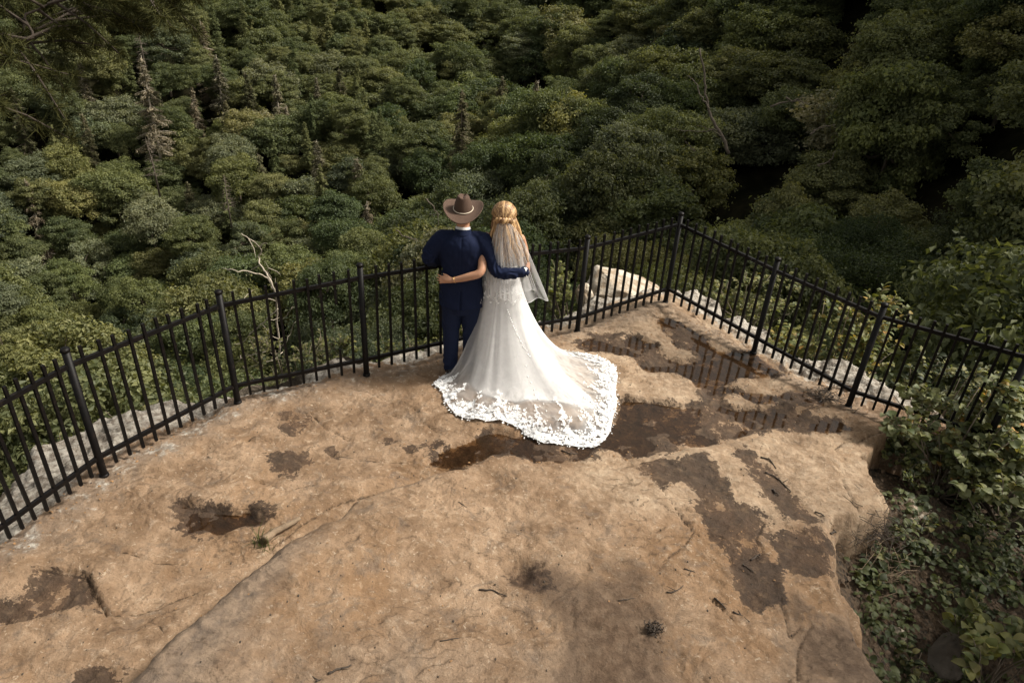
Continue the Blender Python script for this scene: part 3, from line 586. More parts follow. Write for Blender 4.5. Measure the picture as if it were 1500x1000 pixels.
ONES = 'zero one two three four five six seven eight nine ten eleven twelve thirteen fourteen fifteen sixteen seventeen eighteen nineteen'.split(); TENS = '- - twenty thirty forty fifty sixty seventy eighty ninety'.split()
def said(n):
    n = int(min(99, max(0, round(n)))); return ONES[n] if n < 20 else TENS[n // 10] + ('-' + ONES[n % 10] if n % 10 else '')
rest = []; used_labels = set(); n_ind = {'n': 0}
for i, (x, y, c, s, kind, u, v, d) in enumerate(trees):
    near = d < 62
    if kind in ('broad', 'pale'): pool, gi = (BN if near else BL), (rng.integers(4) if near else rng.integers(7))
    elif kind == 'conifer': pool, gi = CF, rng.integers(3)
    elif kind == 'hemlock': pool, gi = DH, rng.integers(3)
    else: pool, gi = SN, rng.integers(2)
    tint, word = {'hemlock': HEML, 'conifer': CONI, 'pale': PALE}.get(kind, GREENS[rng.choice(6, p=[.22, .28, .08, .17, .22, .03] if u < 560 else [.30, .14, .26, .06, .10, .14])])  # left slope tinted paler and right deeper, partly mimicking sun and shade
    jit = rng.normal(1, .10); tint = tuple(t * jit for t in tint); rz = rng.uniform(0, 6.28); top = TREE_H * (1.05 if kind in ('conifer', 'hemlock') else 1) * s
    if n_ind['n'] >= 296 or not (-60 < u < 1560):
        rest.append((x, y, c - top, s, kind, gi, rz)); continue
    n_ind['n'] += 1
    nm, body, cat = {'broad': ('broadleaf_tree', '%s broadleaf tree' % word, 'tree'), 'pale': ('broadleaf_tree', 'pale silvery broadleaf tree', 'tree'), 'conifer': ('conifer_tree', 'dusky green pointed conifer', 'tree'), 'hemlock': ('hemlock_tree', 'dying grey-brown hemlock', 'tree'), 'snag': ('dead_tree', 'bare grey standing dead tree', 'tree')}[kind]
    lab = '%s %s, %s percent across, %s down the photo' % (body, slope_of(u, v, d), said(u / 15), said(v / 10))
    while lab in used_labels: u += 15; lab = '%s %s, %s percent across, %s down the photo' % (body, slope_of(u, v, d), said(u / 15), said(v / 10))
    used_labels.add(lab)
    t = tag(empty(nm, (x, y, c - top), rz), lab, cat, 'trees filling the wooded valley'); t.scale = (s * rng.uniform(.84, 1.2), s * rng.uniform(.84, 1.2), s * (1 if kind == 'snag' else rng.uniform(.92, 1.16)))
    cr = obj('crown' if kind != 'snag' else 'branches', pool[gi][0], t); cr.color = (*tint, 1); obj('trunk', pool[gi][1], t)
for x, y, c, s, kind in under:
    rest.append((x, y, float(canopy(np.array([x]), np.array([y]))[0]) - TREE_H - .5, s, kind, rng.integers(7), rng.uniform(0, 6.28)))
# farther trees: one mass, scattered by geometry nodes
protos = bpy.data.collections.new('far_tree_kinds'); plist = []
for nm, pool, tint in (('broadleaf', BL, (.115, .120, .052)), ('conifer', CF, CONI[0]), ('hemlock', DH, HEML[0])):
    for q, (cm, tm) in enumerate(pool):
        po = bpy.data.objects.new('%02d_%s' % (len(plist), nm), cm); po.color = (*tint, 1); protos.objects.link(po); plist.append(nm)
base_i = {'broad': 0, 'pale': 0, 'conifer': len(BL), 'hemlock': len(BL) + len(CF), 'snag': len(BL) + len(CF)}
me = bpy.data.meshes.new('far_forest'); me.vertices.add(len(rest)); me.vertices.foreach_set('co', np.array([r[:3] for r in rest], np.float32).ravel())
for nm, ty, vals in (('scl', 'FLOAT_VECTOR', np.array([(r[3] * rng.uniform(.84, 1.2), r[3] * rng.uniform(.84, 1.2), r[3] * rng.uniform(.92, 1.16)) for r in rest], np.float32).ravel()), ('rot', 'FLOAT', [r[6] for r in rest]), ('idx', 'INT', [base_i[r[4]] + int(r[5]) % (len(BL) if r[4] in ('broad', 'pale') else 3) for r in rest])):
    a_ = me.attributes.new(nm, ty, 'POINT'); a_.data.foreach_set('vector' if ty == 'FLOAT_VECTOR' else 'value', vals)
ff = obj('far_forest', me); ff['kind'] = 'stuff'; ff['label'] = 'distant woodland and understorey filling the valley between and behind the nearer trees'; ff['category'] = 'forest'; ff.color = (.127, .144, .069, 1)
ng = bpy.data.node_groups.new('scatter_trees', 'GeometryNodeTree'); ng.interface.new_socket('Geometry', in_out='INPUT', socket_type='NodeSocketGeometry'); ng.interface.new_socket('Geometry', in_out='OUTPUT', socket_type='NodeSocketGeometry')
gin, gout = ng.nodes.new('NodeGroupInput'), ng.nodes.new('NodeGroupOutput'); ci = ng.nodes.new('GeometryNodeCollectionInfo'); ci.inputs['Collection'].default_value = protos; ci.inputs['Separate Children'].default_value = True; ci.inputs['Reset Children'].default_value = True
iop = ng.nodes.new('GeometryNodeInstanceOnPoints'); iop.inputs['Pick Instance'].default_value = True
def named(nm, ty): x = ng.nodes.new('GeometryNodeInputNamedAttribute'); x.data_type = ty; x.inputs['Name'].default_value = nm; return x.outputs['Attribute']
cx = ng.nodes.new('ShaderNodeCombineXYZ'); ng.links.new(named('rot', 'FLOAT'), cx.inputs['Z'])
ng.links.new(gin.outputs[0], iop.inputs['Points']); ng.links.new(ci.outputs[0], iop.inputs['Instance']); ng.links.new(named('idx', 'INT'), iop.inputs['Instance Index']); ng.links.new(cx.outputs[0], iop.inputs['Rotation']); ng.links.new(named('scl', 'FLOAT_VECTOR'), iop.inputs['Scale']); ng.links.new(iop.outputs[0], gout.inputs[0])
ff.modifiers.new('scatter', 'NODES').node_group = ng

# ------------------------------------------------------------------ the black railing
fence = tag(empty('metal_fence', (fence_xy[6][0], fence_xy[6][1], 0)), 'black metal picket fence with ball-capped posts bending round the rock ledge', 'fence')
FO = np.array([fence_xy[6][0], fence_xy[6][1], 0.0])
post_h = [1.17, 1.15, 1.13, 1.19, 1.16, 1.15, 1.13, 1.12, 1.14, 1.15]; n_pick = [11, 10, 9, 9, 9, 10, 10, 9, 10]
post_me = None
pv = MB(); pv.add(*tube([(0, 0, -.06), (0, 0, .012), (0, 0, 1.12)], [.0285, .0285, .0285], 14)); pv.add(*tube([(0, 0, -.002), (0, 0, .02)], [.038, .034], 14)); post_me = pv.mesh('post', M['metal'])
pc = MB(); pc.add(*ball((0, 0, 0), (.034, .034, .022), 14, 8)); pc.add(*tube([(0, 0, -.012), (0, 0, .004)], [.032, .032], 14)); cap_me = pc.mesh('post_cap', M['metal'])
pk = MB(); pk.add(*box((-.0108, -.0108, 0), (.0108, .0108, 1.0))); pick_me = pk.mesh('picket', M['metal'], False)
for i, (x, y) in enumerate(fence_xy):
    z = zledge(x, y) if i < 9 else -.05; o = obj('post', post_me, fence); o.location = Vector((x, y, z)) - Vector(FO); o.scale.z = post_h[i] / 1.12; o.rotation_euler = (0, 0, 0)
    c = obj('post_cap', cap_me, o); c.location = (0, 0, 1.122); c.scale.z = 1.12 / post_h[i]
for i in range(len(fence_xy) - 1):
    a, b = fence_xy[i], fence_xy[i + 1]; za, zb = (zledge(*a) if i < 9 else -.05), (zledge(*b) if i < 8 else -.05); d = b - a; L = np.linalg.norm(d); ang = math.atan2(d[1], d[0])
    ha, hb = za + post_h[i] - .125, zb + post_h[i + 1] - .125
    for nm, z0, z1 in (('top_rail', ha, hb), ('bottom_rail', za + .185, zb + .185)):
        p0 = np.array([*a, z0]) - FO; p1 = np.array([*b, z1]) - FO; e = (p1 - p0) / np.linalg.norm(p1 - p0)
        V, F = box((0.004, -.014, -.017), (np.linalg.norm(p1 - p0) - .004, .014, .017)); side = np.cross([0, 0, 1], e); side /= np.linalg.norm(side); up = np.cross(e, side)
        mb = MB(); mb.add(p0 + V[:, :1] * e + V[:, 1:2] * side + V[:, 2:] * up, F); mb.build(nm, M['metal'], fence, False)
    n = n_pick[i]
    for q in range(1, n + 1):
        t = q / (n + 1); p = a + d * t; zt = ha + (hb - ha) * t + .105 + rng.normal(0, .004); zg = zledge(*p) if i < 8 else -.05 * 1; zb_ = za + .185 + (zb - za) * t - .125
        broken = (i == 2 and q == 8)
        for lo, hi in ([(zb_, zb_ + .30), (zt - .32, zt)] if broken else [(zb_, zt)]):
            o = obj('picket', pick_me, fence); o.location = (p[0] - FO[0], p[1] - FO[1], lo); o.scale.z = hi - lo; o.rotation_euler = (R(rng.normal(0, .5)), R(rng.normal(0, .5)), ang)
            if broken: o['label'] = 'broken picket stub with its middle missing'

# ------------------------------------------------------------------ the couple
GX, GY = -.500, 6.02
man = tag(empty('person', (GX, GY, zledge(GX, GY) + .0)), 'person in a navy suit and brown cowboy hat with an arm around the bride', 'person')
def fold(co, amp, k, seed, zs=1.0): return amp * vnoise3(co * np.array([k, k, k * zs]), seed)
head_parts = [ball((0, .015, 1.665), (.077, .098, .112), 22, 16), ball((0, .06, 1.61), (.055, .055, .06)), limb([(0, -.01, 1.46, .062), (0, -.005, 1.53, .058), (0, .01, 1.60, .06)]), ball((0, .118, 1.655), (.014, .022, .026), 10, 8), ball((-.079, .012, 1.655), (.012, .022, .034), 10, 8), ball((.079, .012, 1.655), (.012, .022, .034), 10, 8), ball((0, .105, 1.61), (.026, .014, .008), 10, 6)]
def hand_parts(wr, dirv, up, thumb, s=1.0):
    """palm, four fingers and a thumb from the wrist along dirv; up is the back of the hand"""
    d = np.array(dirv, float); d /= np.linalg.norm(d); u = np.array(up, float); u -= d * (u @ d); u /= np.linalg.norm(u); sd_ = np.cross(d, u) * thumb; w_ = np.array(wr, float); P = []
    P.append(limb([(*(w_ - d * .02), .025 * s), (*(w_ + d * .035 * s), .024 * s), (*(w_ + d * .075 * s + sd_ * .004), .020 * s)])); P.append(limb([(*(w_ + sd_ * .014 * s), .020 * s), (*(w_ + d * .075 * s + sd_ * .022 * s), .016 * s)])); P.append(limb([(*(w_ - sd_ * .010 * s), .019 * s), (*(w_ + d * .072 * s - sd_ * .022 * s), .014 * s)]))
    for q, (o_, l_) in enumerate(((.030, .070), (.010, .078), (-.010, .073), (-.029, .056))):
        b = w_ + d * .075 * s + sd_ * o_ * s; spread = sd_ * o_ * .45; e1 = b + (d * .5 * l_ + spread * .4) * s + u * .003; e2 = b + (d * l_ + spread) * s - u * .010
        P.append(limb([(*(b - d * .02), .0095 * s), (*b, .0095 * s), (*e1, .0088 * s), (*e2, .0075 * s)], 8))
    b = w_ + d * .02 * s + sd_ * .024 * s; P.append(limb([(*b, .013 * s), (*(b + (d * .028 + sd_ * .022) * s), .0115 * s), (*(b + (d * .062 + sd_ * .034) * s), .009 * s)], 8))
    return P
# his right arm (photo right) lies across the bride's back, his left elbow rests on the rail
R_ARM = [(.175, -.01, 1.435, .078), (.265, -.055, 1.32, .070), (.315, -.125, 1.205, .064), (.42, -.155, 1.195, .056), (.575, -.125, 1.205, .048)]
L_ARM = [(-.175, .0, 1.44, .078), (-.258, .0, 1.34, .080), (-.300, .02, 1.222, .074), (-.225, .19, 1.13, .058), (-.12, .32, 1.10, .046)]
TORSO = [(0, .0, .80, .165, .11), (0, 0, .95, .165, .115), (0, 0, 1.08, .15, .105), (0, 0, 1.25, .17, .115), (0, 0, 1.38, .165, .105), (0, -.005, 1.46, .10, .075), (0, -.005, 1.50, .06, .06)]
LEGS = [[(-.088, 0, .86, .095), (-.092, .01, .50, .062), (-.095, .0, .10, .045), (-.098, .06, .04, .04)], [(.088, 0, .86, .095), (.092, .02, .50, .062), (.085, .06, .10, .045), (.09, .12, .04, .04)]]
shr = lambda arm, f: [(a, b, c, r * f) for a, b, c, r in arm]
body = fuse('body', head_parts + [rings(TORSO)] + [limb(l) for l in LEGS] + [limb(shr(R_ARM, .68), 10, 20), limb(shr(L_ARM, .68), 10, 20)] + hand_parts((.583, -.108, 1.203), (.30, .95, -.12), (1, -.3, .1), -1) + hand_parts((-.105, .335, 1.098), (.8, .6, -.05), (0, .2, 1), 1), .007, M['skin'], man)
def jacket_fold(co):
    z = co[:, 2]; arm = smooth(.21, .27, np.abs(co[:, 0])); r_ = fold(co, .0060, 15, 3, .6) + fold(co, .0035, 34, 4, .7)
    r_ = r_ + arm * (.0048 * np.sin(co[:, 0] * 48 + 13 * vnoise3(co * 11, 5)) * smooth(1.42, 1.25, z)); r_ = r_ + (1 - arm) * .007 * np.sin(z * 46 + 7 * vnoise3(co * 6, 6)) * smooth(.13, .20, np.abs(co[:, 0])) * smooth(1.3, 1.05, z)
    vent = np.exp(-(co[:, 0] / .008) ** 2) * (co[:, 1] < 0); return r_ - vent * (.004 + .014 * smooth(.99, .95, z))
JT = [(0, 0, .775, .217, .152), (0, 0, .86, .209, .146), (0, 0, .98, .196, .134), (0, 0, 1.09, .188, .126), (0, 0, 1.22, .204, .134), (0, -.005, 1.34, .214, .138), (0, -.01, 1.42, .195, .124), (0, -.01, 1.475, .135, .098), (0, -.008, 1.50, .088, .080), (0, -.005, 1.515, .072, .070)]
fuse('jacket', [rings(JT, 40), limb(R_ARM, 14, 26), limb(L_ARM, 14, 26), limb([(-.10, -.005, 1.478, .045), (-.19, 0, 1.440, .074)]), limb([(.10, -.005, 1.478, .045), (.19, -.005, 1.440, .074)])], .0075, M['navy'], man, 5, jacket_fold)
mb = MB(); V, F = tube([(0, -.010, 1.490), (0, -.006, 1.515), (0, -.002, 1.538)], [.086, .076, .071], 26, False, [.086, .077, .073]); mb.add(V, F); mb.build('jacket_collar', M['navy'], man)
mb = MB(); mb.add(*tube([(0, -.002, 1.52), (0, .001, 1.538), (0, .005, 1.556)], [.069, .067, .065], 26, False, [.070, .068, .066])); mb.build('shirt_collar', M['shirt'], man)
mb = MB(); mb.add(*tube([(.565, -.128, 1.205), (.588, -.112, 1.204)], [.043, .041], 16, False)); mb.build('shirt_cuff', M['shirt'], man)
def trouser_fold(co):
    z = co[:, 2]; return fold(co, .006, 14, 13, .5) + .006 * np.sin(z * 70 + 10 * vnoise3(co * 8, 15)) * smooth(.32, .12, z) + .004 * np.sin(z * 48 + 8 * vnoise3(co * 7, 16)) * np.exp(-((z - .5) / .12) ** 2)
fuse('trousers', [rings([(0, 0, .70, .15, .11), (0, .0, .80, .178, .122), (0, 0, .98, .165, .115)], 32), limb([(-.088, -.005, .82, .106), (-.094, .005, .62, .094), (-.097, .0, .42, .082), (-.098, -.015, .22, .074), (-.098, -.01, .10, .071), (-.098, 0, .055, .068)], 16, 30), limb([(.088, -.005, .82, .106), (.094, .01, .62, .094), (.092, .025, .42, .082), (.088, .045, .22, .073), (.086, .055, .10, .070), (.086, .06, .055, .067)], 16, 30)], .0075, M['trouser'], man, 4, trouser_fold)
for sx, sy in ((-.098, .0), (.086, .06)):
    fuse('shoe', [ball((sx, sy - .035, .045), (.042, .055, .045)), ball((sx, sy + .09, .032), (.047, .11, .034)), (lambda B: B)(box((sx - .038, sy - .085, 0), (sx + .038, sy - .02, .022)))], .006, M['shoe'], man, 3)
# cowboy hat
hat = empty('cowboy_hat', (0, 0, 0)); hat.parent = man
nu, nv = 64, 12; a = np.arange(nu) / nu * 2 * math.pi; rowsV = []
for j in range(nv):
    t = j / (nv - 1); rx = .083 + (.186 - .083) * t; ry = .100 + (.225 - .100) * t; x = rx * np.cos(a); y = ry * np.sin(a); lift = .042 * np.abs(np.cos(a)) ** 2.0 * t ** 1.8 - .022 * np.abs(np.sin(a)) ** 3 * t ** 1.5
    rowsV.append(np.stack([x * (1 - .05 * t * np.abs(np.cos(a)) ** 2), y, 1.728 + lift], 1))
Vt = np.concatenate(rowsV); Vb = Vt - [0, 0, .005]; Fq = grid_faces(nu, nv, True); nV = len(Vt); j = np.arange(nu); e0 = (nv - 1) * nu
rim = np.stack([e0 + j, e0 + (j + 1) % nu, nV + e0 + (j + 1) % nu, nV + e0 + j], 1); mb = MB(); mb.add(np.vstack([Vt, Vb]), [Fq, Fq[:, ::-1] + nV, rim]); brim = mb.build('brim', M['felt'], hat)
rowsV = []
for t in np.linspace(0, 1, 16):
    z = 1.726 + .134 * min(t / .80, 1.0); f = 1 - .36 * min(t / .8, 1) ** 1.5; g_ = 1.0 if t <= .8 else math.sqrt(max(0, 1 - ((t - .8) / .2) ** 2)) * .94 + .06
    x = .084 * f * g_ * np.cos(a); y = .101 * f * g_ * np.sin(a); zz = z + (.016 * (1 - g_)) + .012 * np.sin(a) * -1 * t
    crease = -.030 * np.exp(-(x / .018) ** 2) * smooth(.70, 1.0, t); pinch = 1 - .22 * np.exp(-((np.abs(np.cos(a)) - .75) / .28) ** 2) * (np.sin(a) > 0) * smooth(.3, .9, t); side = 1 - .10 * np.exp(-((np.abs(np.cos(a)) - .95) / .2) ** 2) * smooth(.45, .95, t)
    rowsV.append(np.stack([x * pinch * side, y, zz + crease], 1))
V = np.concatenate(rowsV); V = np.vstack([V, V[-nu:].mean(0)]); Tn = np.stack([np.full(nu, len(V) - 1), (len(rowsV) - 1) * nu + j, (len(rowsV) - 1) * nu + (j + 1) % nu], 1); mb = MB(); mb.add(V, [grid_faces(nu, len(rowsV), True), Tn]); mb.build('crown', M['felt'], hat)
mb = MB(); al = np.linspace(0, 2 * math.pi, 60); mb.add(*tube(np.stack([.0865 * np.cos(al), .1035 * np.sin(al), np.full(60, 1.738)], 1), .0036, 8, False)); mb.build('hat_band', M['cord'], hat)
hat.rotation_euler = (R(7), 0, 0); hat.location = (0, .205, .004)
mb = MB(); mb.add(*rings([(0, .0, 1.645, .074, .090), (0, .0, 1.68, .081, .101), (0, .01, 1.73, .080, .100)])); mb.build('hair', M['dark_hair'], man)

# the bride
BX, BY = -.138, 6.10
bride = tag(empty('person', (BX, BY, zledge(BX, BY))), 'person in a white lace wedding dress with long blonde hair and veil', 'person')
bl = lambda x, y, z: (x - BX, y - BY, z)
B_LARM = [(-.155, -.01, 1.405, .048), (-.175, -.10, 1.30, .044), (-.180, -.235, 1.165, .040), (-.30, -.245, 1.105, .036), (-.43, -.225, 1.055, .026)]
B_RARM = [(.155, .0, 1.405, .048), (.195, .02, 1.28, .045), (.205, .09, 1.14, .040), (.12, .22, 1.08, .033), (.04, .28, 1.06, .025)]
B_TORSO = [(0, 0, .86, .165, .13), (0, -.005, .98, .170, .128), (0, 0, 1.10, .132, .10), (0, .005, 1.20, .135, .105), (0, .005, 1.30, .150, .112), (0, 0, 1.385, .145, .088), (0, -.005, 1.435, .085, .062), (0, -.005, 1.47, .05, .05)]
bhead = [ball((0, .015, 1.615), (.070, .088, .104), 22, 16), ball((0, .055, 1.565), (.048, .05, .05)), limb([(0, -.008, 1.43, .050), (0, -.002, 1.50, .046), (0, .01, 1.56, .05)]), ball((0, .106, 1.605), (.011, .018, .020), 10, 8), ball((-.071, .015, 1.605), (.010, .018, .028), 10, 8), ball((.071, .015, 1.605), (.010, .018, .028), 10, 8), ball((0, .096, 1.565), (.022, .012, .008), 10, 6)]
fuse('body', bhead + [rings(B_TORSO)] + [limb([(-.08, 0, .86, .085), (-.08, .01, .5, .055), (-.08, 0, .08, .04), (-.08, .09, .03, .035)]), limb([(.08, 0, .86, .085), (.08, .01, .5, .055), (.08, 0, .08, .04), (.08, .09, .03, .035)]), limb(B_LARM, 12, 24), limb(B_RARM, 12, 24)] + hand_parts((-.445, -.222, 1.052), (-1, .10, -.02), (0, -1, .12), 1, .92) + hand_parts((.03, .29, 1.055), (-.9, .3, 0), (0, .3, 1), 1, .9), .0062, M['skin'], bride, 3)
mb = MB(); al = np.linspace(0, 2 * math.pi, 24); dv = np.array([-.95, .1, -.3]); dv /= np.linalg.norm(dv); s1 = np.cross(dv, [0, 0, 1]); s1 /= np.linalg.norm(s1); s2 = np.cross(dv, s1); c0 = np.array([-.415, -.227, 1.062]); mb.add(*tube(c0 + .0295 * np.cos(al)[:, None] * s1 + .0295 * np.sin(al)[:, None] * s2, .003, 6, False)); mb.build('bracelet', M['gold'], bride)
# gown: bodice, satin skirt with a short inner train, wide tulle overskirt with lace hem
dress = empty('wedding_dress', (0, 0, 0)); dress.parent = bride
n = 44; mb = MB(); C = curve_pts([(0, -.002, .93, .186, .146), (0, -.002, 1.03, .160, .122), (0, .002, 1.12, .142, .110), (0, .006, 1.21, .146, .116), (0, .008, 1.285, .160, .124)], 18); a = np.arange(n) / n * 2 * math.pi
V = np.concatenate([np.stack([c[0] + c[3] * np.cos(a), c[1] + c[4] * np.sin(a), c[2] + (.035 * np.sin(a) if i_ == len(C) - 1 else 0 * a)], 1) for i_, c in enumerate(C)]); mb.add(V, grid_faces(n, len(C), True)); mb.build('bodice', M['satin'], dress)
HEM = [(641.6,554.8),(636,566),(647,575),(655,595),(667,609),(688,618),(713,622),(738,622),(754,628),(777,637),(796,646),(816,648),(843,650),(874,650),(887,639),(895,628),(898,611),(903,597),(901,578),(904,555),(899,541),(879,530),(852,521)]
hemw = gpoly(HEM, .015); hem = np.vstack([hemw, [[.34, 6.33], [.20, 6.48], [-.02, 6.54], [-.24, 6.52], [-.42, 6.38], [-.50, 6.12]]]) - [BX, BY]
INNER = [(690,560),(700,573),(725,583),(760,590),(790,588),(815,590),(840,597),(868,603),(872,594),(850,578),(828,560),(815,540),(808,520)]
innw = gpoly(INNER, .02); inn = np.vstack([innw, [[.22, 6.28], [.10, 6.40], [-.08, 6.44], [-.26, 6.40], [-.36, 6.22]]]) - [BX, BY]
def angular(poly, nA):
    """closed outline resampled by direction from the waist"""
    P = np.vstack([poly, poly[:1]]); Pd = []
    for i_ in range(len(P) - 1):
        for t in np.linspace(0, 1, 20, endpoint=False): Pd.append(P[i_] * (1 - t) + P[i_ + 1] * t)
    Pd = np.array(Pd); L = np.concatenate([[0], np.cumsum(np.linalg.norm(np.diff(Pd, axis=0), axis=1))]); tt = np.linspace(0, L[-1], nA, endpoint=False); return np.stack([np.interp(tt, L, Pd[:, 0]), np.interp(tt, L, Pd[:, 1])], 1)
BZ = bride.location.z
def ground_z(x, y):
    return np.maximum(ledge_height(x[None], y[None])[0], slab_height(x[None], y[None])[0][0] - 9 * (sdf(x, y, slab_xy) < 0))
def skirt(poly, nA, nV, zw, wx, wy, ctrl, amp, kf, seed, z0=.012):
    H = angular(poly, nA); th = np.arctan2(H[:, 1], H[:, 0]); W = np.stack([wx * np.cos(th), wy * np.sin(th)], 1); rows = []
    dirH = H / np.linalg.norm(H, axis=1, keepdims=True); rH = np.linalg.norm(H, axis=1); s = np.arange(nA) / nA
    rip = vnoise2(s * kf, s * 0 + seed, seed) * .6 + np.sin(s * 2 * math.pi * kf * .8 + 5 * vnoise2(s * 9, s * 0, seed + 1)) * .5
    ctl = dirH * np.minimum(ctrl * (1 + .36 * np.clip(np.cos(th), 0, 1)), rH * .85)[:, None]
    for v in np.linspace(0, 1, nV):
        q = v ** 1.0; P = (1 - q) ** 2 * W + 2 * q * (1 - q) * ctl + q * q * H; z = (1 - q) ** 2 * zw + 2 * q * (1 - q) * .06 + q * q * z0
        up = amp * q * (1 - q * .35) * rip; flat = smooth(.55, 1, q)
        gz = 0.004 * fbm(P[:, 0] * 6, P[:, 1] * 6, 3, seed + 3)
        P = P + dirH * (up * (1 - flat))[:, None]; gr = ground_z(P[:, 0] + BX, P[:, 1] + BY) - BZ; z = z + gr * smooth(.35, .9, q)
        rows.append(np.column_stack([P, np.maximum(z + flat * (np.maximum(up, 0) * .9 * (1 - (q > .93) * .6)) + gz, gr + .008)]))
    return np.array(rows)
S_in = skirt(inn, 150, 44, 1.0, .170, .130, .25, .016, 13, 5, .014); mb = MB(); mb.add(S_in.reshape(-1, 3), grid_faces(150, 44, True)); mb.build('satin_skirt', M['satin'], dress)
NA, NVv = 420, 90
S_out = skirt(hem, NA, NVv, 1.03, .168, .132, .32, .062, 13, 9, .016); mb = MB(); mb.add(S_out.reshape(-1, 3), grid_faces(NA, NVv, True)); mb.build('tulle_overskirt', M['tulle'], dress)
S_mid = skirt(inn * 1.06, 260, 60, 1.0, .168, .130, .33, .022, 17, 15, .016); mb = MB(); mb.add(S_mid.reshape(-1, 3), grid_faces(260, 60, True)); mb.build('tulle_underlayer', M['tulle'], dress)
def surf(S, u, v):
    nv_, nu_ = S.shape[:2]; x = (u % 1) * nu_; y = np.clip(v, 0, .9999) * (nv_ - 1); i0 = int(x); j0 = int(y); fx, fy = x - i0, y - j0; i1 = (i0 + 1) % nu_
    return (S[j0, i0] * (1 - fx) + S[j0, i1] * fx) * (1 - fy) + (S[j0 + 1, i0] * (1 - fx) + S[j0 + 1, i1] * fx) * fy
def frame(S, u, v):
    p = surf(S, u, v); t1 = surf(S, u + .004, v) - p; t2 = p - surf(S, u, max(v - .012, 0)); nn = np.cross(t1, t2); nn /= np.linalg.norm(nn) + 1e-9
    if nn[2] < 0 and v > .7: nn = -nn
    t1 /= np.linalg.norm(t1) + 1e-9; return p, t1, np.cross(nn, t1), nn
def flower(mb, p, e1, e2, nn, r, g, petals=5):
    ph = g.uniform(0, 6.28)
    for q in range(petals):
        a_ = ph + q * 2 * math.pi / petals; d = e1 * math.cos(a_) + e2 * math.sin(a_); s_ = -e1 * math.sin(a_) + e2 * math.cos(a_); l = r * g.uniform(.8, 1.15)
        V = [p + nn * .002, p + d * l * .5 + s_ * l * .34 + nn * .006, p + d * l + s_ * l * .20 + nn * .004, p + d * l - s_ * l * .20 + nn * .004, p + d * l * .5 - s_ * l * .34 + nn * .006]
        mb.add(V, [np.array([[0, 4, 3, 2]]), np.array([[0, 2, 1]])])
    mb.add(*ball(p + nn * .006, r * .16, 6, 4))
def leafy(mb, p, d, s_, nn, l):
    V = [p, p + d * l * .45 + s_ * l * .22 + nn * .004, p + d * l + nn * .002, p + d * l * .45 - s_ * l * .22 + nn * .004]; mb.add(V, np.array([[0, 3, 2, 1]]))
g = np.random.default_rng(77); lace = MB(); us = len(hemw) / len(hem)
Hs = angular(hem, 1000); nb = np.linalg.norm(Hs[:, None] - (hemw[[0, len(hemw) // 2, -1]] - [BX, BY])[None], axis=-1).argmin(0); u_a, u_b = nb[0] / 1000, nb[2] / 1000
if u_a > u_b: u_a -= 1
bandv = np.linspace(.86, .999, 26); BU = np.linspace(u_a - .01, u_b + .01, 700); pb, tb_ = [], []
for v in bandv:
    edge = .012 * np.sin(BU * 330) * 0
    pb.append(np.array([surf(S_out, u, v) + [0, 0, .0035] for u in BU])); tb_.append(np.full(len(BU), (v - .86) / .139))
ob = obj('lace_border', np_mesh('lace_border', np.concatenate(pb), grid_faces(len(BU), len(bandv)), M['lacenet'], True, {'tint': np.concatenate(tb_)}), dress)
for _ in range(820):
    u = g.uniform(u_a - .02, u_b + .02); back = smooth(.0, .3, min(u - u_a, u_b - u) / (u_b - u_a)); v = 1.0 - abs(g.normal(0, .060)) - (.02 if g.random() < .3 else 0)
    if g.random() < .12: v = 1.0 - g.uniform(.06, .17)
    p, e1, e2, nn = frame(S_out, u, min(v, .998)); flower(lace, p + nn * .004 + np.array([0, 0, .004]), e1, e2, nn, g.uniform(.009, .019), g)
    for q in range(2): a_ = g.uniform(0, 6.28); d = e1 * math.cos(a_) + e2 * math.sin(a_); leafy(lace, p + d * .02 + nn * .006, d, -e1 * math.sin(a_) + e2 * math.cos(a_), nn, g.uniform(.014, .028))
for u0 in np.linspace(u_a + .02, u_b - .02, 13):          # sprays climbing the train
    u = u0; L = g.uniform(.16, .30); n_ = int(L / .013)
    for q in range(n_):
        v = .95 - L * q / n_; u += g.normal(.0012, .0016)
        for _ in range(3 if q < n_ * .6 else 1):
            p, e1, e2, nn = frame(S_out, u + g.normal(0, .0045) * (1 - q / n_ * .7), v); flower(lace, p + nn * .004, e1, e2, nn, g.uniform(.010, .022) * (1 - .3 * q / n_), g)
            a_ = g.uniform(0, 6.28); d = e1 * math.cos(a_) + e2 * math.sin(a_); leafy(lace, p + nn * .006, d, -e1 * math.sin(a_) + e2 * math.cos(a_), nn, g.uniform(.018, .034))
for _ in range(150):                                       # lace over bodice and hips
    a_ = g.uniform(-math.pi, 0); z = g.uniform(.80, 1.27); r_ = np.interp(z, [.80, .93, 1.03, 1.12, 1.21, 1.285], [.225, .188, .162, .144, .148, .162]); ry = r_ * .79; nn = np.array([math.cos(a_), math.sin(a_), .1]); nn /= np.linalg.norm(nn); e1 = np.array([-math.sin(a_), math.cos(a_), 0])
    flower(lace, np.array([r_ * math.cos(a_), ry * math.sin(a_) - (.03 if z < .93 else .004), z]), e1, np.cross(nn, e1), nn, g.uniform(.008, .016), g)
lo = lace.build('lace_applique', M['lace'], dress, False); lo['kind'] = 'stuff'
bt = MB()
su, sv, sdp = seen(S_out.reshape(-1, 3) + np.array(bride.location)); fl_ = S_out.reshape(-1, 3)
